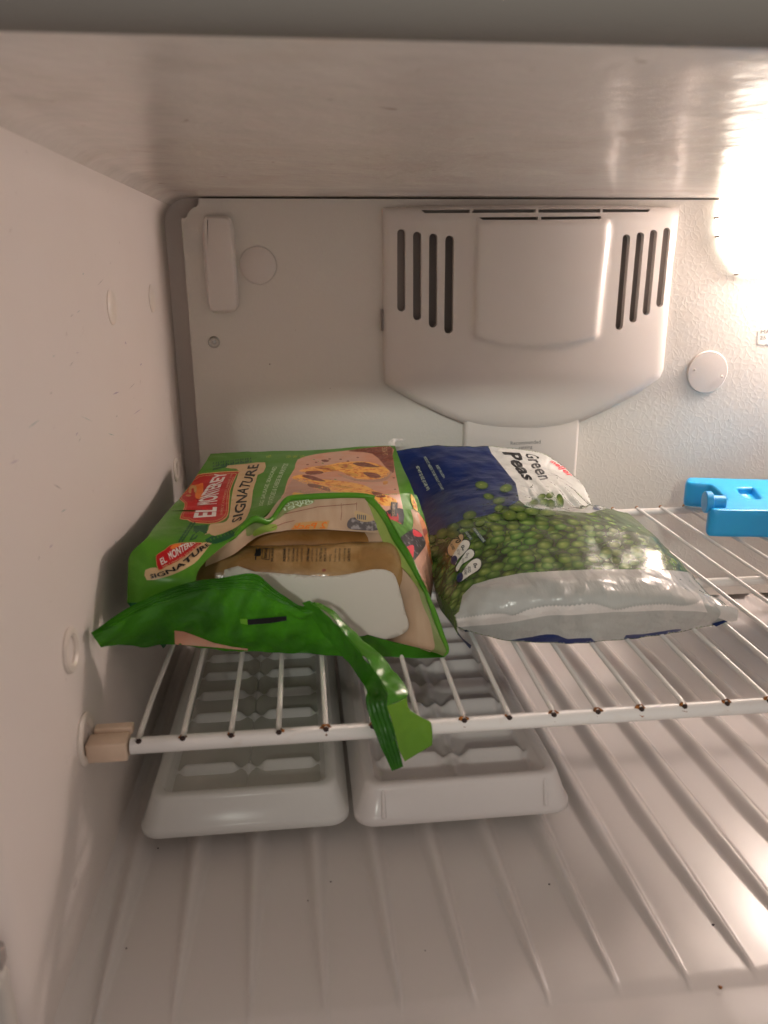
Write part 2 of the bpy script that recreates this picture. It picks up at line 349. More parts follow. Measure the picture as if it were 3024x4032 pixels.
# ---- 2D region tools
def inside(pts, loops):
    pts = np.asarray(pts, float); c = np.zeros(len(pts), bool)
    for lp in loops:
        lp = np.asarray(lp, float); a = lp; b = np.roll(lp, -1, 0)
        for (x1, y1), (x2, y2) in zip(a, b):
            if y1 == y2: continue
            m = ((y1 > pts[:, 1]) != (y2 > pts[:, 1])) & (pts[:, 0] < (x2-x1)*(pts[:, 1]-y1)/(y2-y1)+x1); c ^= m
    return c
def inside_e(pts, segs):
    pts = np.asarray(pts, float); c = np.zeros(len(pts), bool)
    for x1, y1, x2, y2 in segs:
        if y1 == y2: continue
        c ^= ((y1 > pts[:, 1]) != (y2 > pts[:, 1])) & (pts[:, 0] < (x2-x1)*(pts[:, 1]-y1)/(y2-y1)+x1)
    return c
def fill(loops, step, segs=None, V=None, extra=()):
    """triangulate even-odd region with inner grid points"""
    if V is None:
        V = []; E = []
        for lp in loops:
            n0 = len(V); n = 0
            for i in range(len(lp)):
                a = np.array(lp[i], float); b = np.array(lp[(i+1) % len(lp)], float); m = max(1, int(np.hypot(*(b-a))/step))
                for q in range(m): V.append(tuple(a+(b-a)*q/m)); n += 1
            E += [(n0+i, n0+(i+1) % n) for i in range(n)]
    else: E = segs
    A = np.array(V); lo = A.min(0); hi = A.max(0)
    sg = [(A[i][0], A[i][1], A[j][0], A[j][1]) for i, j in E]
    V = list(V); E = list(E)
    for lp in extra:
        n0 = len(V); n = 0
        for i in range(len(lp)):
            a = np.array(lp[i], float); b = np.array(lp[(i+1) % len(lp)], float); m = max(1, int(np.hypot(*(b-a))/step))
            for q in range(m): V.append(tuple(a+(b-a)*q/m)); n += 1
        E += [(n0+i, n0+(i+1) % n) for i in range(n)]
    gx = np.arange(lo[0]+step*.5, hi[0], step); gy = np.arange(lo[1]+step*.43, hi[1], step)
    G = np.array([(x, y+(.37*step if i % 2 else 0)) for i, x in enumerate(gx) for y in gy]) if len(gx) and len(gy) else np.zeros((0, 2))
    if len(G): G = G[inside_e(G, sg)]
    allv = [Vector(p) for p in V]+[Vector(p) for p in G]
    r = delaunay_2d_cdt(allv, E, [], 0, 1e-5)
    v = np.array([tuple(p) for p in r[0]]); f = np.array([t for t in r[2] if len(t) == 3])
    if not len(f): return v, []
    cen = v[f].mean(1); keep = inside_e(cen, sg)
    return v, f[keep].tolist()
def smoothloop(pts, k=4):
    n = len(pts); P = [Vector((p[0], p[1], 0)) for p in pts]; out = []
    for i in range(n):
        a, b, c, d = P[i-1], P[i], P[(i+1) % n], P[(i+2) % n]
        for j in range(k):
            t = j/k; q = .5*((2*b)+(c-a)*t+(2*a-5*b+4*c-d)*t*t+(3*b-a-3*c+d)*t**3); out.append((q.x, q.y))
    return out
def ell(cx, cy, rx, ry, rot=0, n=24):
    c, s = math.cos(rot), math.sin(rot)
    return [(cx+rx*math.cos(a)*c-ry*math.sin(a)*s, cy+rx*math.cos(a)*s+ry*math.sin(a)*c) for a in np.linspace(0, 2*math.pi, n, endpoint=False)]
def prism(name, loops, y0, y1, mat, parent, bevel=0, tf=None, step=99):
    """loops in (x,z); y1 = front"""
    V, Fc = fill(loops, step)
    n = len(V); bm = bmesh.new(); bv = [bm.verts.new((p[0], y1, p[1])) for p in V]
    for f in Fc:
        try: bm.faces.new([bv[i] for i in f])
        except ValueError: pass
    bmesh.ops.dissolve_limit(bm, angle_limit=.02, verts=bm.verts, edges=bm.edges)
    ret = bmesh.ops.extrude_face_region(bm, geom=bm.faces[:])
    for v in [g for g in ret['geom'] if isinstance(g, bmesh.types.BMVert)]: v.co.y = y0
    bmesh.ops.recalc_face_normals(bm, faces=bm.faces)
    if bevel:
        ee = [e for e in bm.edges if len(e.link_faces) == 2 and abs(e.verts[0].co.y-y1) < 1e-7 and abs(e.verts[1].co.y-y1) < 1e-7]
        bmesh.ops.bevel(bm, geom=ee, offset=bevel, segments=3, affect='EDGES', profile=.5)
    if tf is not None: bm.transform(tf)
    return smoothby(bm_obj(name, bm, mat, parent), 40)

# back panel
def xz(px, py, y=W): p = at(px, py, 1, y); return (p.x, p.z)
arc = [(780-130*math.sin(a), 440-128*math.cos(a)) for a in np.linspace(.15, 1.45, 8)]
pl = [xz(500+.3617*x, 700+.3617*y) for x, y in [(780, 225), (775, 290)]+arc+[(648, 437), (590, 440)]]
plo = pl+[(-.0078, -.097), (.20, -.098), (.42, -.115), (.55, -.1195), (XR-.002, -.1195), (XR-.002, pl[0][1])]
panel = tag(prism('back_panel', [plo], YB-.004, W, m_panel, None, 0), kind='structure')
# raised oval handle moulding
def cc(x, y, dep=.008): return xz(500+.3617*x, 700+.3617*y, W-dep)
hb = smoothloop([cc(*p) for p in [(835, 440), (870, 412), (960, 408), (1070, 414), (1125, 450), (1155, 540), (1172, 700), (1185, 900), (1200, 1150), (1208, 1330), (1200, 1410), (1150, 1462), (1060, 1472), (950, 1472), (895, 1430), (865, 1300), (845, 1050), (825, 750), (815, 560)]], 3)
def dome(name, loop, rings, mat, parent):
    P = np.array(loop); n = len(P); d = np.roll(P, -1, 0)-np.roll(P, 1, 0); N = np.stack([d[:, 1], -d[:, 0]], 1); N /= np.hypot(N[:, 0], N[:, 1])[:, None]
    c = P.mean(0)
    if ((P-c)*N).sum() < 0: N = -N
    vs = []; fs = []
    for ins, h in rings:
        Q = P-N*ins; vs += [(q[0], W-h, q[1]) for q in Q]
    for i in range(len(rings)-1):
        for k in range(n): fs.append((i*n+k, i*n+(k+1) % n, (i+1)*n+(k+1) % n, (i+1)*n+k))
    fs.append(tuple((len(rings)-1)*n+k for k in range(n)))
    return smoothby(mesh(name, vs, fs, mat, parent), 25)
dome('raised_moulding', hb, [(0, -.001), (0, .006), (.0004, .0085), (.0013, .0105), (.0028, .0118), (.0045, .0122)], m_smooth, panel)
dc = at(1016, 1045, 1, W)
lathe('knockout_disc', [(.0176, -.002), (.0174, .0004), (.0168, -.0004), (.0163, -.0004), (.0161, .0016), (.0152, .0022), (0.0001, .0023)], dc, (0, -1, 0), m_smooth, panel, 48)
sp = at(843, 1347, 1, W)
sw = lathe('screw', [(.0056, -.001), (.0056, .0008), (.0050, .0014), (.0040, .0010), (.0040, -.0002), (.0022, -.0002), (.0020, .0012), (.0001, .0016)], sp, (0, -1, 0), m_screw, panel, 28)
d2 = at(2787, 1466, 1, W-.002)
cap = empty('hole_cap', (d2.x, W, d2.z), 'large round white cap on the textured back wall right of the vent cover', 'cap')
lathe('disc', [(.0215, 0), (.0216, .0012), (.0208, .0022), (.010, .0026), (.0001, .0027)], (d2.x, W, d2.z), (0, -1, 0), m_smooth, cap, 56)
for q in ((2736, 1456), (2844, 1483)):
    p = at(*q, 1, W-.004); lathe('nub', [(.0011, -.001), (.0010, .0008), (.0001, .0012)], p, (0, -1, 0), m_smooth, cap, 7)
# tiny moulded pips / stains on panel
for x, y, s in ((1062, 1434, .0009), (1163, 1300, .0004), (2870, 1653, .0007), (1300, 1530, .0005)):
    p = at(x, y, 1, W); lathe('speck', [(s, -.0005), (s*.8, .0003), (.0001, .0005)], p, (0, -1, 0), m_dark, panel, 8)

# ---- vent cover
vent = empty('vent_cover', (.318, W, .18), 'large curved white fan vent cover with slots on the back wall', 'vent cover')
OUT = [(60, 74), (62, 300), (63, 560), (66, 778), (72, 800), (100, 824), (200, 880), (320, 936), (402, 968), (470, 985), (560, 994), (700, 997), (800, 985), (885, 957), (1000, 905), (1120, 840), (1210, 778), (1224, 745), (1240, 560), (1262, 320), (1292, 72), (1180, 66), (1000, 62), (700, 60), (400, 62), (180, 66)]
def slot(x0, y0, x1, y1, w):
    L = []; dx, dy = x1-x0, y1-y0; l = math.hypot(dx, dy); dx /= l; dy /= l; nx, ny = -dy, dx; r = w/2
    for a in np.linspace(0, math.pi, 8): L.append((x0+dx*r+nx*r*math.cos(a)-dx*r*math.sin(a), y0+dy*r+ny*r*math.cos(a)-dy*r*math.sin(a)))
    for a in np.linspace(0, math.pi, 8): L.append((x1-dx*r-nx*r*math.cos(a)+dx*r*math.sin(a), y1-dy*r-ny*r*math.cos(a)+dy*r*math.sin(a)))
    return L
SL = [slot(137, 160, 137, 502, 34), slot(203, 171, 203, 539, 34), slot(270, 179, 268, 569, 34), slot(338, 187, 333, 594, 36),
      slot(1073, 182, 1040, 578, 31), slot(1131, 173, 1097, 548, 31), slot(1186, 163, 1152, 517, 30), slot(1241, 154, 1208, 483, 29)]
TS = [[(220, 81), (421, 80), (421, 93), (235, 94)], [(432, 79), (694, 78), (694, 92), (432, 93)], [(707, 78), (963, 77), (963, 91), (707, 92)], [(973, 77), (1168, 79), (1164, 89), (973, 91)],
      [(458, 111), (705, 109), (705, 122), (475, 122)], [(718, 109), (966, 107), (966, 118), (718, 121)]]
BLK = [(452, 122), (1000, 118), (978, 350), (952, 600), (935, 612), (800, 650), (690, 657), (560, 645), (450, 612), (436, 600), (444, 350)]
def segdist(p, lp):
    a = np.array(lp, float); b = np.roll(a, -1, 0); d = b-a; t = np.clip(((p-a)*d).sum(1)/((d*d).sum(1)+1e-9), 0, 1); return np.hypot(*((a+d*t[:, None])-p).T).min()
def vdepth(x, y, sd, bi, bd):
    u = (x-655)/600; d = .007+.017*(1-u*u)
    if y > 760: d *= 1-.42*((y-760)/235)**1.5
    if y < 120: d *= .75+.25*(y-60)/60
    d *= .62+.38*min(1, sd/22)**.5
    s = (bd/14 if bi else -bd/14); s = min(1, max(0, .5+.5*s)); d += .0040*s*s*(3-2*s)*(1 if y > 140 else max(0, (y-105)/35))
    return max(d, .004)
def off_loop(lp, d, sm=0):
    P = np.array(smoothloop(lp, 4) if sm else lp, float); t = np.roll(P, -1, 0)-np.roll(P, 1, 0); N = np.stack([t[:, 1], -t[:, 0]], 1); N /= np.hypot(N[:, 0], N[:, 1])[:, None]
    if ((P-P.mean(0))*N).sum() < 0: N = -N
    return [tuple(q) for q in P+N*d]
BLK = [(452, 122), (640, 121), (820, 120), (985, 118), (999, 124), (996, 200), (978, 350), (960, 520), (952, 598), (938, 611), (880, 630), (800, 646), (690, 653), (560, 642), (470, 618), (446, 608), (437, 596), (440, 470), (444, 350), (448, 220)]
V, Fc = fill([OUT]+SL+TS, 13, extra=[off_loop(BLK, -7), off_loop(BLK, -2.5), off_loop(BLK, 2.5), off_loop(BLK, 7)])
bi = inside(V, [BLK]); pts = []
for i, (x, y) in enumerate(V):
    q = np.array([x, y]); sd = segdist(q, OUT); dd = vdepth(x, y, sd, bi[i], segdist(q, BLK)); pts.append(at(*C4(x, y), 1, W-dd))
bm = bmesh.new(); bv = [bm.verts.new(p) for p in pts]
for f in Fc:
    try: bm.faces.new([bv[i] for i in f])
    except ValueError: pass
be = [e for e in bm.edges if len(e.link_faces) == 1]
outb = [e for e in be if segdist(np.array([0., 0.]), [(0, 0), (1, 1)]) >= 0]
ret = bmesh.ops.extrude_edge_only(bm, edges=be)
idx = {v.co.copy().freeze(): 0 for v in bm.verts}
lpset = np.array(V)
for v in [g for g in ret['geom'] if isinstance(g, bmesh.types.BMVert)]:
    # outer skirt goes to the wall, slot walls go in 6 mm
    j = int(np.argmin([(p-v.co).length_squared for p in pts])); q = lpset[j]
    if segdist(q, OUT) < 1.5: v.co.y = W+.001
    else: v.co.y += .007
vc = smoothby(bm_obj('cover_shell', bm, m_smooth, vent), 38)
# dark plate behind the slots
bx0 = at(*C4(90, 100), 1, W-.004); bx1 = at(*C4(1250, 620), 1, W-.004)
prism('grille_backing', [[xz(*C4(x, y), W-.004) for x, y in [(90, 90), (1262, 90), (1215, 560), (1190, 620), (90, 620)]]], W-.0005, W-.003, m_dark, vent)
# channel below the vent with printed words
ch0 = at(1831, 1668, 1, W-.013); ch1 = at(2285, 1665, 1, W-.013)
chn = rbox('duct_channel', (ch0.x, W-.013, -.10), (ch1.x, W+.001, ch0.z+.012), .004, m_smooth, vent, 4)
# small side slit, its dark inside built as a solid dark block
q = at(1505, 1260, 1, W-.003); rbox('side_slit', (q.x-.0012, W-.006, q.z-.010), (q.x+.0006, W+.001, q.z+.010), 0, m_dark, vent)

# ---- decal machinery
def bvh_of(objs):
    vs = []; fs = []
    for o in objs:
        n = len(vs); mw = o.matrix_parent_inverse if False else None
        vs += [v.co.copy() for v in o.data.vertices]; fs += [tuple(i+n for i in p.vertices) for p in o.data.polygons]
    return BVHTree.FromPolygons(vs, fs)
def drape(name, V, Fc, C, bvh, mat, parent, layer):
    pts = []; ok = []
    for x, y in V:
        d = ray(*C(x, y)).normalized(); h = bvh.ray_cast(CP, d)
        if h[0] is None: pts.append(Vector((0, 0, 0))); ok.append(False)
        else: pts.append(h[0]-d*(.00038+.00018*layer)); ok.append(True)
    fs = []
    for f in Fc:
        if all(ok[i] for i in f):
            ds = [(pts[i]-CP).length for i in f]
            if max(ds)-min(ds) < .02: fs.append(tuple(f))
    if not fs: return None
    # normals towards the camera
    out = []
    for f in fs:
        n = (pts[f[1]]-pts[f[0]]).cross(pts[f[2]]-pts[f[0]])
        out.append(f if n.dot(CP-pts[f[0]]) > 0 else f[::-1])
    used = sorted({i for f in out for i in f}); mp = {a: b for b, a in enumerate(used)}
    return mesh(name, [pts[i] for i in used], [tuple(mp[i] for i in f) for f in out], mat, parent)
def decal(name, loops, C, bvh, mat, parent, layer=0, step=7):
    V, Fc = fill(loops, step); return drape(name, V, Fc, C, bvh, mat, parent, layer) if len(Fc) else None
TXT = {}
def text_outline(s, off=0.0, shear=0.0):
    key = (s, off, shear)
    if key in TXT: return TXT[key]
    cu = bpy.data.curves.new('t', 'FONT'); cu.body = s; cu.resolution_u = 2; cu.offset = off; cu.shear = shear
    o = bpy.data.objects.new('t', cu); COL.objects.link(o); dg = bpy.context.evaluated_depsgraph_get(); me = o.evaluated_get(dg).to_mesh()
    v = np.array([tuple(x.co)[:2] for x in me.vertices]); cnt = {}
    for p in me.polygons:
        for e in p.edge_keys: cnt[e] = cnt.get(e, 0)+1
    E = [e for e, n in cnt.items() if n == 1]
    used = sorted({i for e in E for i in e}); mp = {a: b for b, a in enumerate(used)}
    v = v[used]; E = [(mp[a], mp[b]) for a, b in E]
    o.evaluated_get(dg).to_mesh_clear(); bpy.data.objects.remove(o); bpy.data.curves.remove(cu)
    lo = v.min(0); hi = v.max(0); v = (v-lo)/(hi-lo); TXT[key] = (v, E); return v, E
def polyat(pts, t):
    P = np.array(pts, float)
    if len(P) == 2: return P[0]*(1-t)+P[1]*t
    n = len(P)-1; s = min(max(t*n, 0), n-1e-9); i = int(s); u = s-i
    a = P[max(i-1, 0)]; b = P[i]; c = P[i+1]; d = P[min(i+2, n)]
    return .5*((2*b)+(c-a)*u+(2*a-5*b+4*c-d)*u*u+(3*b-a-3*c+d)*u**3)
def words(s, top, base, C, bvh, mat, parent, layer=2, off=.0, step=6, name='lettering', mirror=False, shear=0.0):
    """text between a top curve and a base curve, both running in reading direction"""
    v, E = text_outline(s, off, shear); V = []
    for u, h in v:
        if mirror: u = 1-u
        b = polyat(base, u); t = polyat(top, u); V.append(tuple(b*(1-h)+t*h))
    try: VV, Fc = fill(None, step, E, V)
    except Exception as ex: print('text', s, ex); return None
    return drape(name, VV, Fc, C, bvh, mat, parent, layer) if len(Fc) else None
b_ch = bvh_of([chn])
m_grey = material('grey_print', (.14, .14, .14), .4, (200, .05, .0003, 2))
words('Recommended', [(1058, 80), (1302, 66)], [(1060, 108), (1304, 96)], C8, b_ch, m_grey, vent, 0)
words('setting', [(1127, 118), (1236, 112)], [(1127, 148), (1236, 143)], C8, b_ch, m_grey, vent, 0)
words('Colder', [(1330, 236), (1432, 232)], [(1330, 252), (1432, 249)], C8, b_ch, m_grey, vent, 0)
# bulb rating label
b_pan = bvh_of([panel])
def cL(x, y): return (2600+.407*x, 700+.407*y)
lb = decal('rating_label', [smoothloop([(950, 1490), (985, 1462), (1190, 1440), (1200, 1600), (1100, 1620), (960, 1612), (940, 1590)], 3)], cL, b_pan, m_white, None, 1, 20)
tag(lb, 'small white wattage label stuck on the wall below the lamp', 'label')
words('MAX.', [(975, 1472), (1120, 1464)], [(972, 1508), (1120, 1502)], cL, b_pan, m_grey, lb, 3)
words('25 W', [(965, 1530), (1115, 1524)], [(960, 1566), (1115, 1560)], cL, b_pan, m_grey, lb, 3)

# ---- lamp housing
lh = empty('freezer_lamp', (.56, W, .26), 'brightly glowing lamp cover in the upper right back corner', 'lamp')
lp = [xz(*cL(x, y), W-.005) for x, y in [(610, 165), (590, 280), (558, 390), (558, 480), (572, 560), (585, 640), (640, 760), (700, 850), (760, 930)]]
lp = [(p[0], p[1]) for p in lp]
prism('lamp_cover', [lp+[(.585, lp[-1][1]-.004), (.60, lp[-1][1]), (.60, T-.001)]], W+.001, W-.005, m_lens, lh, 0)
for q in ((564, 385), (571, 568), (757, 935)):
    p = at(*cL(*q), 1, W-.006); rbox('cover_clip', (p.x-.0022, W-.0062, p.z-.0009), (p.x+.0012, W-.001, p.z+.0009), .0003, m_dark, lh, 1, )
# ceiling edge strip above the lamp
# ---- plugs and rings on the left wall
def wall_pt(px, py): return at(px, py, 0, XL)
for q, lbl in (((437, 1210), 'small round plug on the upper left wall, nearer the opening'), ((596, 1176), 'small round plug on the upper left wall, nearer the back corner')):
    p = wall_pt(*q); o = lathe('wall_plug', [(.0112, -.002), (.0112, .0006), (.0100, .0016), (.005, .0021), (.0001, .0022)], p, (1, 0, 0), m_cap); tag(o, lbl, 'plug', 'round plugs on the left wall')
def ring(p, r, lbl):
    e = empty('wall_socket', p, lbl, 'socket', 'round shelf sockets on the left wall')
    lathe('rim', [(r, -.002), (r, .0010), (r*.92, .0020), (r*.72, .0022), (r*.60, .0012), (r*.58, -.0005), (r*.57, -.0009)], p, (1, 0, 0), m_cap, e)
    lathe('hole', [(r*.56, -.0006), (r*.3, -.0005), (.0001, -.0004)], (p[0]+.0004, p[1], p[2]), (1, 0, 0), material('socket_hole', (.30, .30, .29), .5, (60, .1, .0003, 2)), e)
ring(wall_pt(273, 2560), .0118, 'round open shelf socket on the left wall in front of the green bag')
ring(wall_pt(690, 1850), .0112, 'round shelf socket low on the left wall near the back corner')
ring(wall_pt(333, 2910), .0142, 'round shelf socket on the left wall holding the end of the wire shelf')
# scuffs on the left wall
b_lw = bvh_of([left]); C9 = crop(0, 1000, .9045)
m_sc = [material('grey_scuff', (.42, .38, .36), .5), material('teal_scuff', (.36, .44, .42), .5), material('purple_scuff', (.46, .38, .46), .5)]
for i, (x0, y0, x1, y1, w_) in enumerate([(455, 105, 422, 140, 3), (365, 82, 360, 92, 5), (345, 428, 330, 432, 4), (322, 465, 302, 492, 4), (238, 440, 230, 450, 5), (618, 476, 610, 486, 7), (228, 600, 218, 612, 6), (350, 704, 408, 732, 3), (618, 672, 580, 700, 4), (512, 703, 506, 710, 6), (470, 780, 498, 790, 5), (340, 775, 330, 792, 6), (352, 800, 342, 820, 4), (175, 720, 120, 760, 6), (85, 895, 40, 915, 7), (232, 1000, 270, 1025, 7), (290, 1110, 265, 1125, 6), (230, 1265, 215, 1280, 8), (172, 1310, 168, 1335, 5), (500, 1245, 508, 1265, 3), (520, 600, 490, 612, 9), (320, 262, 305, 275, 4), (350, 245, 335, 256, 4), (545, 380, 550, 395, 6), (590, 560, 560, 590, 3)]):
    dx, dy = x1-x0, y1-y0; l = math.hypot(dx, dy); nx, ny = -dy/l*w_/2, dx/l*w_/2
    decal('scuff_mark', [[(x0, y0), (x0+dx*.5+nx, y0+dy*.5+ny), (x1, y1), (x0+dx*.5-nx*.6, y0+dy*.5-ny*.6)]], C9, b_lw, m_sc[i % 3], left, 0, 20)
# ------------------------------------------------------------------ wire shelf
shelf = empty('wire_shelf', (.3, .18, 0), 'white wire shelf with rusty wire ends across the freezer', 'shelf')
S = .0254; DB = .3603; RB = .0044
zb = -.0062
tube('front_bar', [(-.0022, -.001, zb), (XR-.004, -.001, zb)], RB, m_wire, shelf, 20)
tube('middle_bar', [(XL+.004, .1756, -.0062), (XR-.004, .1756, -.0062)], .0036, m_wire, shelf, 16)
tube('back_bar', [(XL+.004, DB-.002, -.0052), (XR-.004, DB-.002, -.0052)], .0036, m_wire, shelf, 16)
wire0 = None
for i in range(0, 26):
    x = i*S if i else .0025
    if i == 0: pts = [(x-.0003, -.0022, -.0025), (x, .004, -.0012), (x, .04, -.0014), (.0043, .10, -.0014), (.0062, .16, -.0014), (.0065, DB, -.0014)]
    else: pts = [(x, -.0022, -.0026), (x, .002, -.0013), (x, .006, -.0014), (x, DB+.001, -.0014)]
    if i < 2 or wire0 is None:
        o = tube('wire', pts, .00152, m_wire, shelf, 10); wire0 = o if i else None
        if i == 1: wire0 = o
    else:
        o = wire0.copy(); COL.objects.link(o); o.location.x = (i-1)*S
    # rusty tip and stain
    rr = random.Random(i*7+1)
    vs = []; n = 12
    tip = lathe('wire_tip', [(.0017, -.0008), (.00165, .0005), (.0010, .0010), (.0001, .0011)], (x, -.0030, -.0026), (0, -1, .35), m_rusthole, shelf, 7)
    if i not in (0,):
        k = rr.uniform(.5, 1.5) if i > 8 or i in (4, 7) else .4
        st = lathe('rust_stain', [(.0024+.0011*k, -.001), (.0022+.0010*k, .0003), (.0001, .0006)], (x+rr.uniform(-.0005, .0005), -.0030, -.0030), (0, -.8, .75), m_rust, shelf, 9)
        for v in st.data.vertices:
            v.co += Vector((noise.noise(v.co*900+Vector((i, 0, 0)))*.0014, 0, noise.noise(v.co*900+Vector((0, i, 5)))*.0010))
        tb = lathe('back_rust', [(.0019, -.0012), (.0019, .0006), (.0001, .0012)], (x, DB, -.0012), (0, 1, .2), m_rust, shelf, 9)
# beige end bracket
br = empty('shelf_bracket', (-.013, 0, -.006), 'beige plastic end bracket between the front shelf bar and the left wall', 'bracket')
rbox('bracket_block', (XL+.001, -.0060, -.0125), (-.0034, .0060, -.0015), .0012, m_plug, br)
rbox('bracket_top', (XL+.003, .0062, -.0040), (-.0024, .0120, .0006), .0008, m_plug, br)
# ------------------------------------------------------------------ ice cube trays
def tray(x0, x1, y0, y1, zt, mat, label, fillw, handle):
    e = empty('ice_cube_tray', (0, 0, 0), label, 'ice tray', 'ice cube trays under the wire shelf')
    e.location = ((x0+x1)/2, y0, zt-.03)
    tilt = -.0533
    def Q(x, y, h): return Vector((x, y, zt+h+tilt*(y-y0)))
    wx = x1-x0; ly = y1-y0
    def rr(inset, h, rad, n=7, ix=None):
        L = []; a = x0+(ix if ix is not None else inset); b = x1-(ix if ix is not None else inset); c = y0+inset; d = y1-inset
        for (cx, cy, s) in ((b-rad, c+rad, -90), (b-rad, d-rad, 0), (a+rad, d-rad, 90), (a+rad, c+rad, 180)):
            for t in np.linspace(0, 90, n): an = math.radians(s+t); L.append(Q(cx+rad*math.cos(an), cy+rad*math.sin(an), h))
        return L
    rings = [rr(.0006, -.0245, .012), rr(-.0002, -.0235, .0125), rr(0, -.0195, .012), rr(.0015, -.0180, .0115), rr(.0065, -.003, .010), rr(.0075, -.0008, .010), rr(.009, 0, .009), rr(.0125, 0, .008), rr(.0138, -.0012, .007), rr(.0145, -.004, .0065)]
    vs = [p for R in rings for p in R]; n = len(rings[0]); fs = []
    for i in range(len(rings)-1):
        for j in range(n): fs.append((i*n+j, i*n+(j+1) % n, (i+1)*n+(j+1) % n, (i+1)*n+j))
    # scooped finger recess in the front skirt
    for v in vs:
        hh = v.z-zt-tilt*(v.y-y0)
        if handle and v.y < y0+.012 and x0+.02 < v.x < x1-.02 and -.0185 < hh < -.001: v.y += .0022
    mesh('rim', vs, fs, mat, e)
    if handle:
        # recessed panel frame lines on the front skirt
        for xx in (x0+.0175, x1-.0175):
            tube('grip_edge', [Q(xx, y0+.0006, -.0185), Q(xx, y0+.0046, -.007), Q(xx, y0+.0066, -.0025)], [.0016, .0013, .0004], mat, e, 10, smoothpts=5)
    # cell field as a height surface
    ix0, ix1, iy0, iy1 = x0+.0143, x1-.0143, y0+.0143, y1-.0143
    NR = 8; nx = 92; ny = 250; cw = (ix1-ix0)/2; cl = (iy1-iy0)/NR
    vs = []; fs = []
    for i in range(nx):
        for j in range(ny):
            x = ix0+(ix1-ix0)*i/(nx-1); y = iy0+(iy1-iy0)*j/(ny-1)
            u = (x-ix0)/cw; v = (y-iy0)/cl; fu = u-math.floor(min(u, 1.999)); fv = v-math.floor(min(v, NR-.001))
            dx = min(fu, 1-fu)*cw; dy = min(fv, 1-fv)*cl
            # centre / divider walls
            edgeL = (u < .5 or u > 1.5); onc = abs(u-1)*cw
            du = min(abs(u-1), 1)*cw; dv = min(fv, 1-fv)*cl if 0.5 < v < NR-.5 else (fv*cl if v > 1 else (1-fv)*cl)
            if v < .5: dv = 99
            if v > NR-.5: dv = 99
            dw = min(u, 2-u)*cw; dwv = min(v, NR-v)*cl
            h = -.0125
            def wall(d, top, wdt, slope=2.0): return top-max(0, d-wdt)*slope
            # long divider dips between rows
            mid = abs(fv-.5)*2
            hc = wall(du, -.0072-.0040*(1-mid), .0010, 1.5)
            # cross divider has a notch near centre and outer end
            un = abs(u-1)
            top = -.0045
            a1 = min(1, max(0, (un-.10)/.13)); a1 = a1*a1*(3-2*a1); a2 = min(1, max(0, (.93-un)/.10)); a2 = a2*a2*(3-2*a2)
            top = -.0098+.0055*min(a1, a2)
            hd = wall(dv, top, .0012, 1.25)
            star = -.0050-math.hypot(du, dv if dv < 50 else 9)*1.1
            ho = max(-.004-dw*2.2, -.004-dwv*2.2)
            h = max(h, hc, hd, ho, star)
            vs.append((x, y, h))
    H = np.array([v[2] for v in vs]).reshape(nx, ny)
    for _ in range(3):
        K = np.pad(H, 1, mode='edge'); B = (K[:-2, 1:-1]+K[2:, 1:-1]+K[1:-1, :-2]+K[1:-1, 2:]+K[1:-1, 1:-1]*2)/6
        B[0], B[-1], B[:, 0], B[:, -1] = H[0], H[-1], H[:, 0], H[:, -1]; H = B
    vs = [Q(v[0], v[1], h) for v, h in zip(vs, H.ravel())]
    fs = [(i*ny+j, (i+1)*ny+j, (i+1)*ny+j+1, i*ny+j+1) for i in range(nx-1) for j in range(ny-1)]
    mesh('cells', vs, fs, mat, e)
    if fillw is not None:
        for r in range(NR):
            for s in (0, 1):
                xa = ix0+s*cw+.0002; xb = xa+cw-.0004; ya = iy0+r*cl+.0002; yb = ya+cl-.0004
                mesh('ice_cube', [Q(xa, ya, fillw), Q(xb, ya, fillw), Q(xb, yb, fillw), Q(xa, yb, fillw)], [(0, 1, 2, 3)], m_water, e)
    return e
tray(-.0120, .1150, .0270, .325, -.0660, m_trayA, 'left ice cube tray filled with cloudy water, nearest the left wall', -.0096, False)
tray(.1180, .2545, .0225, .325, -.0655, m_trayB, 'right ice cube tray, empty and pinkish white, under the wires', -.0190, True)
# ------------------------------------------------------------------ ice pack
ip = empty('ice_pack', (.50, .30, .003), 'bright blue plastic ice pack lying on the right side of the shelf', 'ice pack')
o0 = Vector((.4705, .2690, .0028)); ua = Vector((.9775, -.211, 0)).normalized(); va = Vector((.211, .9775, 0)).normalized()
def ipl(u, v): return (u, v)
rc = .006
Mi = Matrix(((ua.x, va.x, 0, o0.x), (ua.y, va.y, 0, o0.y), (0, 0, 1, o0.z), (0, 0, 0, 1))); Mn = Mi.inverted()
CI = crop(2300, 1850, .4521)
def ipt(x, y): q = Mn @ at(*CI(x, y), 2, .0293); return (q.x, q.y)
oo = [ipt(*q) for q in [(1600, 354), (1400, 352), (1250, 350), (1135, 346), (1108, 335), (1104, 315), (1130, 296), (1180, 284), (1235, 276), (1255, 258), (1243, 236), (1200, 190), (1150, 146), (1100, 124), (1010, 116), (925, 108), (903, 98), (912, 76), (950, 68), (1200, 76), (1600, 86)]]
eu = oo[0][0]+.10; oo = [(eu, oo[0][1])]+oo+[(eu, oo[-1][1]-.002)]
rec = [ipt(*q) for q in [(1316, 172), (1335, 152), (1465, 151), (1500, 166), (1558, 236), (1552, 256), (1425, 258), (1392, 248)]]
def area(L): return sum(a[0]*b[1]-b[0]*a[1] for a, b in zip(L, L[1:]+L[:1]))
if area(oo) < 0: oo = oo[::-1]
if area(rec) < 0: rec = rec[::-1]
V, Fc = fill([smoothloop(oo, 3), rec], .007)
bm = bmesh.new(); bv = [bm.verts.new((p[0], p[1], .0265)) for p in V]
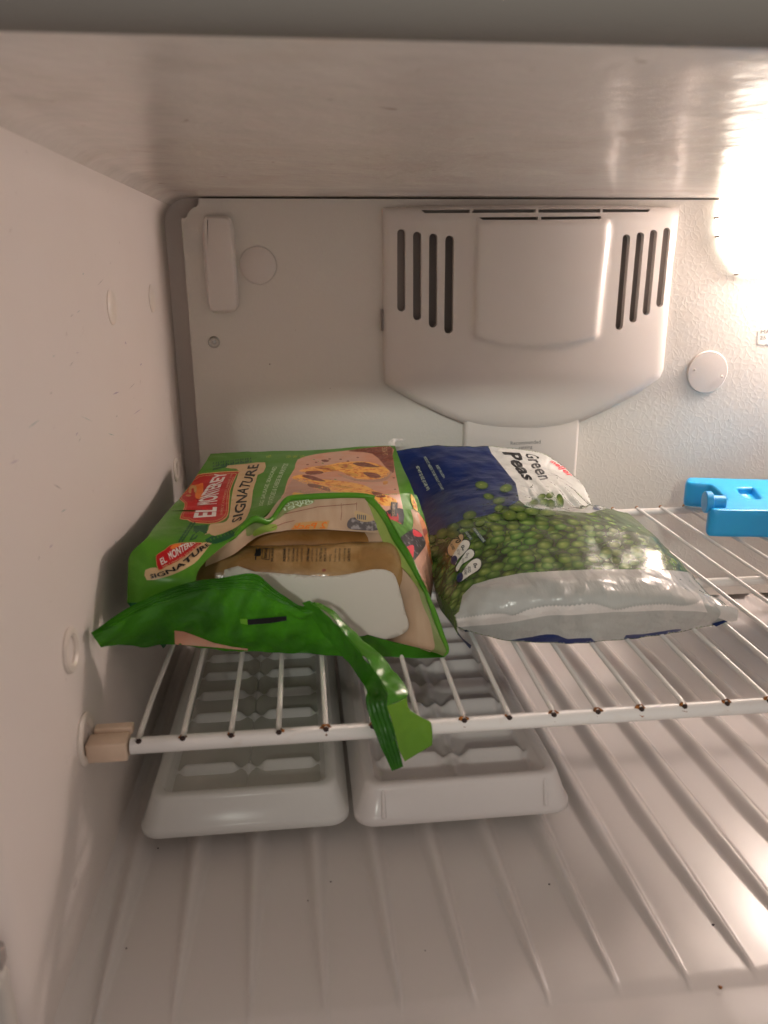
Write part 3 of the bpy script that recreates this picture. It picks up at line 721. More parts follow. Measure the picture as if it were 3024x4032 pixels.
for f in Fc:
    try: bm.faces.new([bv[i] for i in f])
    except ValueError: pass
be = [e for e in bm.edges if len(e.link_faces) == 1]; rcx = {}
innr = [e for e in be if segdist(np.array((e.verts[0].co.x, e.verts[0].co.y)), rec) < 1e-4]; outr = [e for e in be if e not in innr]
def ring_ext(edges, moves):
    cur = edges
    for f in moves:
        r = bmesh.ops.extrude_edge_only(bm, edges=cur); cur = [g for g in r['geom'] if isinstance(g, bmesh.types.BMEdge)]
        for v in {v for e in cur for v in e.verts}: f(v)
    return cur
cen = Vector((.06, .05, 0))
def outn(v, loop, d):
    p = np.array((v.co.x, v.co.y)); a = np.array(loop); b = np.roll(a, -1, 0); dd = b-a; t = np.clip(((p-a)*dd).sum(1)/((dd*dd).sum(1)+1e-12), 0, 1); q = a+dd*t[:, None]; i = int(np.argmin(np.hypot(*(q-p).T)))
    n = np.array((dd[i][1], -dd[i][0])); n /= np.hypot(*n)+1e-12; v.co.x += n[0]*d; v.co.y += n[1]*d
so = smoothloop(oo, 3)
def mv(d, dz):
    def f(v): outn(v, so, d); v.co.z += dz
    return f
for v in bm.verts:
    pass
c = ring_ext(outr, [mv(.0009, -.0005), mv(.0008, -.0018), mv(.0003, -.0035), mv(0, -.0145), mv(-.0004, -.0030), mv(-.0012, -.0014)])
try: bmesh.ops.contextual_create(bm, geom=c)
except Exception: pass
def mr(d, dz):
    def f(v): outn(v, rec, -d); v.co.z += dz
    return f
c = ring_ext(innr, [mr(.0012, -.0008), mr(.0008, -.0018), mr(.0004, -.0030), mr(.001, -.0008)])
try: bmesh.ops.contextual_create(bm, geom=c)
except Exception: pass
Mi = Matrix(((ua.x, va.x, 0, o0.x), (ua.y, va.y, 0, o0.y), (0, 0, 1, o0.z), (0, 0, 0, 1)))
bm.transform(Mi)
smoothby(bm_obj('body', bm, m_ice, ip), 50)
cpos = at(*CI(1040, 285), 1, .268)+Vector((0, 0, .0005))
lathe('cap', [(.0001, 0), (.0092, .0004), (.0100, .0012), (.0100, .0060), (.0090, .0068), (.0068, .0072), (.0064, .0100), (.0064, .018)], cpos, ua, m_icecap, ip, 36)

# ------------------------------------------------------------------ soft bags
def patch(name, rows, C, mat, parent, k=10, ku=None, wr=0, wscale=40, fn=None, skirt=None, uvs=(1, 1)):
    G = [[(q if isinstance(q, Vector) else P3(C, q)) for q in r] for r in rows]
    ku = ku or k
    R = [catmull(r, ku) for r in G]; cols = list(zip(*R)); cols = [catmull(list(c), k) for c in cols]
    nr = len(cols[0]); nc = len(cols)
    P = [[cols[j][i].copy() for j in range(nc)] for i in range(nr)]
    if wr or fn:
        P2 = [[None]*nc for _ in range(nr)]
        for i in range(nr):
            for j in range(nc):
                a = P[min(i+1, nr-1)][j]-P[max(i-1, 0)][j]; b = P[i][min(j+1, nc-1)]-P[i][max(j-1, 0)]
                n = a.cross(b)
                n = n.normalized() if n.length > 1e-12 else Vector((0, 0, 1))
                if n.dot(CP-P[i][j]) < 0: n = -n
                p = P[i][j]; d = 0
                if wr:
                    q = p*wscale; d += wr*(noise.noise(q)+.5*noise.noise(q*2.3+Vector((3, 1, 2)))+.5*(.5-abs(noise.noise(q*1.6+Vector((9, 4, 7))))*2))
                if fn: d += fn(i/(nr-1), j/(nc-1))
                P2[i][j] = p+n*d
        P = P2
    vs = [p for r in P for p in r]; fs = [(i*nc+j, i*nc+j+1, (i+1)*nc+j+1, (i+1)*nc+j) for i in range(nr-1) for j in range(nc-1)]
    # arc-length-like uv
    uv = []
    W0 = (P[nr//2][0]-P[nr//2][-1]).length; H0 = sum((P[i+1][nc//2]-P[i][nc//2]).length for i in range(nr-1))
    acc = [0]
    for i in range(nr-1): acc.append(acc[-1]+(P[i+1][nc//2]-P[i][nc//2]).length)
    for i in range(nr):
        sacc = [0]
        for j in range(nc-1): sacc.append(sacc[-1]+(P[i][j+1]-P[i][j]).length)
        md = sacc[nc//2]
        for j in range(nc): uv.append(((sacc[j]-md)*5, acc[i]*5))
    o = mesh(name, vs, fs, mat, parent, uvs=uv); o['_nr'] = nr; o['_nc'] = nc
    return o, P
def strip(name, A, B, mat, parent, n=4):
    vs = []; fs = []
    for a, b in zip(A, B):
        for q in range(n+1): vs.append(a.lerp(b, q/n))
    for i in range(len(A)-1):
        for q in range(n): fs.append((i*(n+1)+q, i*(n+1)+q+1, (i+1)*(n+1)+q+1, (i+1)*(n+1)+q))
    return mesh(name, vs, fs, mat, parent)

# ---- burrito bag
bag = empty('burrito_bag', (.09, .2, .002), 'torn open green bag of frozen breakfast burritos lying on the left of the shelf', 'food bag')
RL = [(400, 400, .17), (480, 400, .171), (560, 400, .172), (640, 400, .172), (720, 400, .172), (805, 380, .168), (890, 362, .165)]
R3 = RL + [(990, 340, .165), (1090, 330, .168), (1190, 330, .168), (1286, 336, .166), (1340, 334, .175), (1400, 330, .187), (1475, 335, .203)]
def interp_row(pts, n):
    t = np.linspace(0, len(pts)-1, n); A = np.array(pts, float); return [tuple(np.array([np.interp(q, range(len(pts)), A[:, c]) for c in range(3)])) for q in t]
N14 = 14
top_rows = [interp_row([(585, 150, .335), (720, 143, .338), (850, 140, .34), (980, 137, .34), (1110, 130, .338), (1250, 121, .335), (1370, 115, .33), (1388, 118, .325)], N14),
            interp_row([(548, 212, .29), (690, 208, .29), (830, 204, .292), (975, 200, .292), (1115, 196, .292), (1265, 190, .29), (1380, 188, .285), (1415, 195, .28)], N14),
            interp_row([(470, 320, .225), (640, 305, .228), (800, 298, .23), (965, 285, .23), (1130, 275, .232), (1290, 268, .23), (1410, 266, .228), (1450, 270, .222)], N14), R3]
top, TP = patch('front_film', top_rows, C1, m_green, bag, 9, 4, wr=.0006, wscale=38)
lft_rows = [RL,
   [(345, 465, .125), (430, 462, .13), (515, 458, .135), (600, 455, .14), (680, 452, .14), (745, 445, .142), (800, 440, .14)],
   [(302, 522, .085), (370, 525, .09), (440, 528, .095), (510, 530, .1), (580, 530, .105), (640, 524, .11), (695, 512, .115)],
   [(235, 590, .075), (300, 600, .073), (370, 610, .073), (430, 618, .074), (490, 622, .076), (540, 615, .082), (590, 595, .09)],
   [(225, 690, .068), (290, 690, .065), (350, 690, .064), (400, 688, .064), (445, 685, .065), (490, 680, .067), (530, 665, .07)],
   [(222, 800, .064), (270, 800, .062), (330, 795, .062), (390, 785, .062), (440, 770, .062), (480, 755, .062), (520, 735, .062)]]
lftp, LP = patch('front_film', lft_rows, C1, m_green, bag, 9, 6, wr=.0005, wscale=42)
rgt_rows = [[(960, 215, .165), (1080, 200, .175), (1180, 195, .185), (1260, 190, .195), (1330, 205, .203)],
   [(1060, 330, .155), (1150, 330, .165), (1230, 340, .175), (1310, 345, .185), (1378, 355, .195)],
   [(1130, 440, .145), (1210, 460, .155), (1290, 480, .165), (1350, 485, .175), (1412, 490, .185)],
   [(1215, 590, .13), (1290, 600, .14), (1350, 610, .15), (1400, 620, .16), (1440, 630, .17)],
   [(1300, 740, .118), (1350, 745, .126), (1390, 750, .135), (1430, 760, .145), (1460, 770, .158)],
   [(1360, 880, .105), (1390, 890, .113), (1415, 900, .122), (1440, 905, .133), (1463, 910, .145)],
   [(1420, 1010, .095), (1430, 1020, .1), (1436, 1030, .107), (1440, 1045, .115), (1443, 1062, .122)]]
rgt, RP = patch('side_film', rgt_rows, C3, m_green, bag, 8, 8, wr=.0006, wscale=50)
# hidden walls of the bag down to the shelf
def down(col, dx, z=.0022): return [Vector((p.x+dx, p.y, z)) for p in col]
rcol = [r[-1] for r in TP]+[r[-1] for r in RP][4:]
strip('bag_wall', rcol, down(rcol, -.012), m_pink, bag)
lcol = [r[0] for r in TP]+[r[0] for r in LP][4:]
strip('bag_wall', lcol, [Vector((p.x+.012, p.y+.03*min(1, max(0, (.2-p.y)/.1)), .0022)) for p in lcol], m_dkgr, bag)
strip('bag_wall', TP[0], [Vector((p.x, p.y-.006, .0022)) for p in TP[0]], m_green, bag)
# torn rim round the opening
rim_rows = [[(960, 215, .1645), (900, 240, .1655), (840, 255, .167)],
  [(1035, 300, .157), (985, 320, .1585), (930, 322, .161)],
  [(1110, 410, .148), (1060, 430, .150), (990, 440, .153)],
  [(1200, 560, .134), (1130, 570, .137), (1045, 570, .140)],
  [(1290, 705, .119), (1225, 715, .122), (1115, 700, .126)],
  [(1370, 890, .105), (1330, 900, .108), (1245, 835, .113)],
  [(1440, 1040, .093), (1390, 1010, .097), (1335, 960, .101)],
  [(1500, 1180, .083), (1450, 1190, .085), (1378, 1100, .091)],
  [(1550, 1330, .074), (1505, 1330, .076), (1440, 1250, .082)],
  [(1594, 1465, .065), (1570, 1480, .066), (1475, 1440, .074)],
  [(1556, 1533, .061), (1545, 1520, .062), (1432, 1482, .069)]]
m_strip = material('pale_yellow_green_film', (.36, .46, .12), .28, FB, (60, .5, (.26, .38, .07), .42, .64), trans=.2)
m_edge = material('folded_green_edge', (.055, .22, .012), .28, (90, .5, .0014, 5), (35, .6, (.13, .34, .03), .42, .62), trans=.1)
rim, RM = patch('torn_rim', [[r[0], tuple(np.array(r[0])*.5+np.array(r[1])*.5), r[1]] for r in rim_rows], C3, m_edge, bag, 8, 7, wr=.0005, wscale=90, fn=lambda v, u: .0013*math.sin(math.pi*u))
rim2, _ = patch('torn_rim', [[r[1], tuple(np.array(r[1])*.5+np.array(r[2])*.5), r[2]] for r in rim_rows[:7]], C3, m_strip, bag, 8, 6, wr=.0005, wscale=90)
rim3, _ = patch('torn_rim', [[r[1], tuple(np.array(r[1])*.5+np.array(r[2])*.5), r[2]] for r in rim_rows[6:]], C3, m_clear, bag, 8, 6, wr=.0005, wscale=90)
inn_rows = [[(930, 330, .161), (860, 330, .166), (760, 330, .172)],
  [(985, 440, .155), (900, 440, .16), (800, 440, .17)],
  [(1110, 700, .128), (1030, 700, .135), (900, 700, .145)],
  [(1240, 835, .115), (1150, 850, .12), (1000, 860, .13)],
  [(1330, 960, .103), (1220, 980, .11), (1080, 990, .12)],
  [(1378, 1100, .093), (1260, 1120, .1), (1100, 1130, .112)],
  [(1442, 1250, .084), (1300, 1260, .092), (1150, 1270, .108)],
  [(1478, 1440, .075), (1300, 1400, .085), (1100, 1360, .1)],
  [(1435, 1485, .069), (1290, 1440, .078), (1050, 1390, .092)]]
inn, IP_ = patch('inner_film', inn_rows, C3, m_plankL, bag, 8, 8, wr=.0005, wscale=60)
fold_rows = [[(-380, 690, .105), (-170, 560, .116), (0, 385, .133), (95, 385, .139), (205, 245, .153), (290, 225, .156), (450, 210, .159), (600, 207, .161), (780, 210, .164), (960, 222, .167)],
             [(-390, 730, .106), (-170, 600, .115), (0, 480, .130), (110, 470, .134), (230, 380, .145), (290, 360, .148), (450, 350, .151), (600, 345, .153), (790, 350, .156), (985, 360, .158)],
             [(-400, 790, .108), (-170, 690, .116), (0, 560, .132), (110, 520, .134), (230, 500, .137), (290, 492, .139), (450, 488, .141), (600, 488, .142), (800, 502, .145), (1060, 520, .148)]]
fold, FP = patch('folded_film', fold_rows, C3, m_plankL, bag, 10, 6, wr=.0005, wscale=60)
lipp = [P3(C3, p) for p in [(985, 225, .1635), (900, 212, .165), (780, 208, .164), (600, 212, .160), (430, 222, .158), (300, 232, .155), (250, 262, .151), (200, 330, .146), (155, 395, .140), (105, 425, .1345), (55, 410, .132), (0, 402, .1295), (-60, 440, .126), (-130, 510, .120), (-180, 565, .116), (-280, 610, .110), (-400, 700, .103), (-470, 800, .085), (-520, 905, .068)]]
tube('torn_edge', lipp, [.0015, .0021, .0023, .0021, .0016, .0020, .0027, .0018, .0010, .0006, .0004], m_green, bag, 10, smoothpts=5)
# flap and seal
flap_rows = [[(65, 930, .02), (225, 822, .04), (400, 742, .052), (520, 705, .057), (640, 690, .06), (775, 672, .062), (860, 735, .06), (975, 812, .055), (1040, 795, .05)],
  [(75, 948, .021), (250, 860, .038), (420, 790, .05), (540, 760, .055), (660, 750, .058), (780, 760, .06), (880, 800, .058), (985, 840, .053), (1060, 850, .05)],
  [(88, 965, .024), (270, 925, .043), (420, 890, .053), (540, 880, .057), (660, 880, .06), (780, 880, .062), (890, 880, .062), (1000, 885, .06), (1110, 900, .055)],
  [(102, 982, .028), (280, 988, .05), (430, 982, .062), (560, 992, .068), (680, 1003, .071), (800, 1012, .073), (920, 1018, .074), (1040, 1022, .074), (1165, 1030, .0745)]]
def seal(v, u): return .0009*math.sin(u*41+v*9+2*math.sin(u*11))*math.sin(math.pi*v)+(.00075*math.sin(v*95) if v < .30 and u < .93 else 0)
flap, FLP = patch('sealed_flap', flap_rows, C1, m_dgreen, bag, 24, 12, wr=.0024, wscale=46, fn=seal)
bot_rows = [[(700, 850, .087), (860, 850, .09), (1000, 875, .091), (1215, 925, .092), (1320, 955, .085), (1440, 985, .078), (1540, 1008, .072), (1605, 1020, .067)],
            [(700, 1003, .073), (860, 1014, .0735), (1000, 1020, .0735), (1165, 1029, .074), (1290, 1034, .073), (1400, 1038, .071), (1500, 1043, .068), (1603, 1038, .064)]]
bot, BP = patch('bottom_film', bot_rows, C1, m_dgreen, bag, 10, 6, wr=.0004, wscale=50)
ub = [Vector((x, y, .0020)) for x, y in ((.012, .105), (.004, .33), (.172, .33), (.168, .10))]
mesh('bottom_film', ub, [(0, 1, 2, 3)], m_green, bag)
TL_ = [(985, 800, .052), (1080, 930, .05), (1160, 1030, .043), (1230, 1120, .022), (1268, 1190, .004), (1265, 1232, -.003), (1300, 1350, -.009), (1335, 1440, -.013), (1376, 1532, -.016)]
TM_ = [(1015, 792, .049), (1105, 860, .044), (1190, 960, .034), (1290, 1085, .013), (1352, 1185, -.003), (1352, 1250, -.0095), (1385, 1350, -.0125), (1402, 1430, -.0155), (1424, 1512, -.0185)]
TR_ = [(1048, 797, .053), (1118, 835, .050), (1205, 918, .043), (1335, 1045, .024), (1440, 1168, .006), (1436, 1215, .000), (1448, 1262, -.004), (1546, 1328, -.006), (1547, 1418, -.010)]
lerp3 = lambda a, b, t: tuple(np.array(a)*(1-t)+np.array(b)*t)
tl_rows = [[a, lerp3(a, b, .33), lerp3(a, b, .66), b] for a, b in zip(TL_, TM_)]
tail, TAP = patch('hanging_seal_strip', tl_rows, C1, m_dgreen, bag, 9, 6, wr=.0012, wscale=70, fn=lambda v, u: .00055*math.sin(u*28)*min(1, max(0, (v-.5)*6)))
m_mgreen = material('mid_green_film', (.07, .26, .012), .28, (70, .35, .0016, 5), (30, .5, (.025, .15, .006), .42, .66), trans=.2)
m_lime = material('lime_film', (.17, .36, .02), .30, (70, .25, .0014, 5), (40, .4, (.10, .28, .012), .42, .66), trans=.25)
tr1 = [[a, lerp3(a, b, .5), b] for a, b in zip(TM_[:6], TR_[:6])]
tailr, _ = patch('hanging_flap', tr1, C1, m_mgreen, bag, 10, 9, wr=.0013, wscale=70)
LF = [[(1352, 1250, -.0097), (1395, 1235, -.006), (1436, 1215, .000)], [(1375, 1320, -.0118), (1415, 1290, -.008), (1448, 1262, -.004)], [(1392, 1390, -.0142), (1455, 1350, -.0095), (1505, 1300, -.005)], [(1405, 1440, -.0160), (1475, 1390, -.011), (1546, 1328, -.006)], [(1428, 1490, -.0178), (1490, 1455, -.0135), (1548, 1418, -.010)]]
lime, _ = patch('hanging_flap', LF, C1, m_lime, bag, 9, 9, wr=.0009, wscale=80)
for o in (tailr, lime):
    md = o.modifiers.new('thickness', 'SOLIDIFY'); md.thickness = .0003; md.offset = -1
for o in (tail, rim, bot):
    md = o.modifiers.new('thickness', 'SOLIDIFY'); md.thickness = .0003; md.offset = -1
# ---- contents of the bag
def burrito(lbl, c0, c1, ry, rz, mat, seed):
    vs = []; fs = []; n = 60; seg = 28; A = Vector(c0); B = Vector(c1)
    for i in range(n+1):
        t = i/n; c = A.lerp(B, t); s = min(1, (1-abs(2*t-1)**18))**.5; s = max(s, .02)
        for k in range(seg):
            an = 2*math.pi*k/seg; q = Vector((0, math.cos(an)*ry*s, math.sin(an)*rz*s)); p = c+q
            q2 = p*45+Vector((seed, 0, 0)); p += q.normalized()*(.0016*noise.noise(q2)+.0008*noise.noise(q2*2.5)); vs.append(p)
    for i in range(n):
        for k in range(seg): fs.append((i*seg+k, i*seg+(k+1) % seg, (i+1)*seg+(k+1) % seg, (i+1)*seg+k))
    fs.append(tuple(range(seg))[::-1]); fs.append(tuple(n*seg+k for k in range(seg)))
    return tag(mesh('burrito', vs, fs, mat), lbl, 'burrito', 'burritos in the open green bag')
bu1 = burrito('wrapped burrito with printed cooking directions, lower one in the green bag', (.012, .1345, .0350), (.163, .1345, .0335), .024, .0195, m_burr, 1)
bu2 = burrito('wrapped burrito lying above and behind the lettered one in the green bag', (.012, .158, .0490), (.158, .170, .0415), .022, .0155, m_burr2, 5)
card_l = smoothloop([(-240, 815), (0, 831), (200, 845), (400, 860), (560, 869), (700, 863), (850, 837), (950, 816), (1045, 812), (1110, 830), (1155, 875), (1200, 1020), (1240, 1180), (1264, 1260), (1246, 1315), (1180, 1355), (1090, 1380), (900, 1400), (400, 1400), (-240, 1400)], 2)
V, Fc = fill([card_l], 40)
pts = [at(*C3(x, y), 1, .1045-.0135*(y-812)/590-.004*math.sin(math.pi*(x+240)/1500)) for x, y in V]
card = mesh('paper_tray', pts, [tuple(f) for f in Fc], m_card)
md = card.modifiers.new('thickness', 'SOLIDIFY'); md.thickness = .0012; md.offset = 0
tag(card, 'white card tray standing inside the mouth of the green bag', 'tray')
# ---- printing on the bag
bT = bvh_of([top, lftp, rgt]); bU = bvh_of([bu1]); bF = bvh_of([fold]); bS = bvh_of([flap]); bR = bvh_of([rgt]); bI = bvh_of([inn])
LTR = 'lettering'
D = lambda n, l, C, b, m, ly=0, st=7: decal(n, l, C, b, m, bag, ly, st)
# food picture on the front
D('food_picture', [smoothloop([(150, 226), (300, 182), (560, 152), (905, 118), (925, 190), (940, 290), (965, 420), (995, 560), (1010, 640), (1005, 760), (950, 770), (860, 640), (700, 560), (400, 560), (35, 560), (40, 500), (70, 390), (125, 300)], 2)], C7, bT, m_tort, 0)
D('food_picture', [smoothloop([(560, 158), (760, 180), (880, 300), (935, 330), (925, 190), (905, 122), (720, 132)], 3)], C7, bT, m_meat, 1)
D('food_picture', [smoothloop([(160, 320), (240, 290), (380, 275), (520, 248), (700, 245), (820, 270), (900, 320), (905, 345), (820, 385), (640, 385), (560, 350), (480, 320), (380, 330), (300, 340), (220, 330)], 3)], C7, bT, m_fill2, 1)
D('food_picture', [smoothloop([(100, 375), (200, 350), (330, 385), (480, 400), (600, 415), (700, 440), (780, 480), (880, 520), (960, 560), (930, 600), (840, 600), (740, 520), (600, 510), (460, 490), (380, 495), (300, 470), (220, 430)], 3)], C7, bT, m_fill2, 1)
D('food_picture', [smoothloop([(35, 520), (100, 400), (180, 380), (330, 440), (520, 520), (700, 560), (400, 560), (36, 560)], 3)], C7, bT, m_pink, 1)
D('food_picture', [smoothloop([(900, 320), (918, 340), (860, 400), (700, 410), (560, 385), (470, 340), (560, 360), (640, 388), (820, 388)], 3)], C7, bT, m_pink, 1)
for c in [[(190, 355), (260, 358), (350, 390), (375, 405), (300, 400), (210, 375)], [(230, 425), (300, 430), (400, 455), (410, 490), (330, 465), (250, 450)], [(600, 255), (700, 250), (780, 275), (820, 285), (760, 290), (650, 280)], [(690, 330), (790, 340), (830, 370), (760, 375), (700, 350)], [(220, 325), (330, 320), (360, 335), (290, 350), (220, 345)], [(750, 488), (830, 500), (870, 530), (800, 535)], [(340, 232), (380, 228), (410, 238), (370, 248)]]:
    D('food_picture', [smoothloop(c, 3)], C7, bT, m_meat, 2)
for c in [[(290, 290), (420, 280), (460, 320), (360, 310)], [(480, 270), (560, 262), (600, 300), (520, 300)], [(850, 405), (885, 405), (880, 425), (850, 432)], [(540, 335), (620, 340), (640, 365), (560, 355)], [(420, 430), (520, 440), (600, 460), (500, 455)], [(640, 500), (720, 515), (760, 560), (700, 540)]]:
    D('food_picture', [smoothloop(c, 3)], C7, bT, m_fill, 2)
for x, y in ((410, 222), (500, 225), (230, 268), (560, 240), (945, 470), (935, 376), (300, 250), (870, 230), (640, 210)):
    D('food_picture', [ell(x, y, 11, 5)], C7, bT, m_meat, 2)
D('yellow_burst', [smoothloop([(110, 520), (120, 495), (210, 508), (215, 522)], 2)], C7, bT, m_pyellow, 2)
# black and red bowl at the lower right of the picture
D('food_picture', [smoothloop([(870, 650), (940, 632), (1012, 632), (1010, 765), (950, 790), (905, 730)], 2)], C7, bT, m_black, 3)
D('food_picture', [smoothloop([(875, 680), (968, 668), (965, 745), (920, 740)], 2)], C7, bT, m_red, 4)
D('label_strip', [[(912, 572), (966, 578), (962, 692), (908, 690)]], C7, bT, m_black, 5)
words('MICROWAVABLE', [(918, 688), (922, 576)], [(942, 690), (948, 578)], C7, bT, m_tan, bag, 7, name=LTR)
for q in ((820, 118, 905, 192), (700, 130, 775, 155)):
    D('label_strip', [[(q[0], q[1]+8), (q[2]-8, q[1]), (q[2], q[3]), (q[0]+20, q[3]-8)]], C7, bT, m_meat, 3)
words('2x MORE', [(842, 184), (836, 130)], [(886, 190), (880, 122)], C7, bT, m_tan, bag, 5, name=LTR)
# right gusset print
D('side_picture', [smoothloop([(1282, 325), (1330, 340), (1378, 430), (1412, 520), (1440, 640), (1462, 770), (1465, 900), (1446, 1062), (1420, 1010), (1330, 815), (1285, 700), (1240, 600), (1200, 545), (1290, 488), (1300, 400)], 2)], C3, bR, m_pink, 0)
D('side_picture', [smoothloop([(1330, 340), (1392, 420), (1425, 540), (1452, 690), (1458, 780), (1430, 700), (1400, 580), (1370, 470)], 3)], C3, bR, m_food, 2)
D('side_picture', [smoothloop([(1282, 325), (1330, 345), (1370, 470), (1360, 500), (1300, 480), (1305, 400)], 2)], C3, bR, m_plank, 1)
D('yellow_burst', [smoothloop([(1280, 200), (1300, 215), (1325, 270), (1338, 335), (1310, 320), (1285, 260)], 3)], C3, bR, m_pyellow, 3)
words('2x', [(1300, 318), (1292, 235)], [(1332, 322), (1315, 250)], C3, bR, m_mred, bag, 5, name=LTR)
D('side_picture', [smoothloop([(1200, 548), (1300, 480), (1368, 525), (1402, 600), (1370, 660), (1290, 750), (1240, 640)], 3)], C3, bR, m_bowlb, 3)
D('side_picture', [smoothloop([(1300, 484), (1365, 520), (1372, 545), (1308, 540)], 2)], C3, bR, m_mred, 4)
D('side_picture', [smoothloop([(1232, 645), (1290, 612), (1308, 640), (1292, 745), (1262, 700)], 3)], C3, bR, m_mred, 4)
D('green_corner', [[(1108, 400), (1160, 420), (1285, 488), (1195, 550), (1150, 470)]], C3, bR, m_green, 5)
D('side_picture', [[(1080, 330), (1110, 380), (1170, 420), (1205, 440), (1150, 470), (1110, 400)]], C3, bR, m_mred, 4)
D('side_picture', [smoothloop([(1400, 700), (1415, 760), (1435, 900), (1425, 1000), (1412, 900), (1395, 780)], 3)], C3, bR, m_tort, 2)
# main logo
bd = smoothloop([(628, 545), (640, 505), (690, 480), (720, 400), (770, 360), (830, 338), (1122, 317), (1105, 350), (1052, 480), (1040, 640), (1022, 700), (960, 740), (880, 752), (738, 742), (700, 720), (636, 712), (664, 640), (676, 585)], 2)
cx_, cy_ = 860, 550
D('logo_shield', [bd], C6, bT, m_gold, 1, 6)
D('logo_shield', [[((x-cx_)*.955+cx_, (y-cy_)*.96+cy_) for x, y in bd]], C6, bT, m_red, 2, 6)
ring_o = [((x-cx_)*.90+cx_, (y-cy_)*.91+cy_) for x, y in bd]; ring_i = [((x-cx_)*.875+cx_, (y-cy_)*.89+cy_) for x, y in bd]
D('logo_shield', [ring_o, ring_i], C6, bT, m_gold, 3, 6)
D('logo_emblem', [smoothloop([(770, 545), (765, 500), (755, 440), (790, 430), (828, 418), (830, 480), (826, 542)], 2)], C6, bT, m_orange, 4)
D('logo_emblem', [smoothloop([(712, 498), (715, 455), (745, 436), (775, 448), (772, 498), (756, 490), (752, 462), (735, 465), (732, 500)], 2)], C6, bT, m_gold, 5)
D('logo_emblem', [smoothloop([(685, 518), (705, 512), (735, 520), (705, 530)], 2)], C6, bT, m_gold, 5)
words('EL', [(748, 704), (772, 612)], [(934, 690), (942, 615)], C6, bT, m_white, bag, 6, .03, name=LTR)
words('MONTEREY', [(775, 600), (800, 540), (850, 465), (922, 345)], [(942, 588), (960, 500), (980, 430), (1028, 338)], C6, bT, m_white, bag, 6, .03, name=LTR)
words('FAMILY OWNED, SINCE 1964', [(966, 676), (985, 560), (1020, 440), (1056, 340)], [(992, 678), (1008, 560), (1038, 440), (1076, 342)], C6, bT, m_tan, bag, 6, name=LTR)
# banner
D('banner', [smoothloop([(1122, 318), (1060, 300), (1015, 292), (1030, 276), (1180, 262), (1336, 250), (1322, 328), (1275, 352), (1262, 400), (1236, 480), (1222, 600), (1190, 690), (1150, 742), (1062, 800), (925, 850), (880, 830), (842, 842), (872, 800), (888, 755), (990, 742), (1040, 700), (1058, 560), (1078, 450)], 2)], C6, bT, m_tan, 0, 6)
words('SIGNATURE', [(1060, 745), (1092, 600), (1112, 470), (1160, 380), (1196, 276)], [(1142, 722), (1182, 590), (1198, 480), (1240, 390), (1290, 264)], C6, bT, m_black, bag, 3, .02, name=LTR)
words('EGG, SAUSAGE, SEASONED', [(1284, 602), (1312, 500), (1352, 390), (1400, 284)], [(1320, 604), (1350, 500), (1388, 390), (1440, 286)], C6, bT, m_pale, bag, 2, .008, name=LTR)
words('POTATOES & CHEESE BURRITOS', [(1352, 602), (1385, 490), (1430, 380), (1488, 258)], [(1392, 590), (1425, 490), (1466, 380), (1528, 262)], C6, bT, m_pale, bag, 2, .008, name=LTR)
for s, x in (('12 EGG', 1505), ('GREAT', 1560), ('TASTE', 1615), ('NET', 1345)):
    words(s, [(x, 196), (x+40, 190)], [(x+4, 214), (x+44, 208)], C6, bT, m_yellow, bag, 2, name=LTR)
# aztec pattern either side of the logo
for k in range(9):
    t = k/9; a = (625+12*k, 905-18*k)
    D('border_pattern', [[(a[0], a[1]), (a[0]+16, a[1]-4), (a[0]+24, a[1]-34), (a[0]+8, a[1]-30)]], C6, bT, m_dkgr, 1, 30)
    D('border_pattern', [[(a[0]+26, a[1]-2), (a[0]+40, a[1]-4), (a[0]+48, a[1]-30), (a[0]+34, a[1]-28)]], C6, bT, m_dkgr, 1, 30)
D('border_pattern', [[(752, 768), (868, 760), (858, 830), (800, 828), (770, 875), (712, 890), (740, 840), (768, 830), (760, 812), (748, 822)]], C6, bT, m_dkgr, 1, 6)
for k in range(3):
    D('border_pattern', [[(735+14*k, 878-12*k), (752+14*k, 868-12*k), (772+14*k, 842-10*k), (800+14*k, 850-8*k), (806+14*k, 842-8*k), (770+14*k, 828-10*k)]], C6, bT, m_green, 3, 6)
D('border_pattern', [smoothloop([(845, 880), (900, 850), (960, 850), (1060, 805), (1105, 835), (1050, 870), (980, 900), (930, 915), (860, 905)], 1)], C6, bT, m_dkgr, 1, 6)
for k in range(7):
    x = 880+28*k; y = 895-10*k
    D('border_pattern', [[(x, y), (x+10, y-26), (x+22, y-8), (x+14, y-4), (x+10, y-14)]], C6, bT, m_green, 3, 6)
for k in range(16):
    x = 905+20*k+(k % 2)*3; y = 290-2.6*k
    D('border_pattern', [[(x, y), (x+16, y-2), (x+20, y-14-(k % 3)*5), (x+6, y-16-(k % 3)*5)]], C6, bT, m_dkgr, 1, 30)
    D('border_pattern', [[(x+2, y-26), (x+12, y-28), (x+16, y-42), (x+6, y-40)]], C6, bT, m_dkgr, 1, 30)
for k in range(10):
    D('border_pattern', [[(905+12*k, 318-3*k), (917+12*k, 312-3*k), (921+12*k, 296-3*k), (909+12*k, 302-3*k)]], C6, bT, m_dkgr, 1, 30)
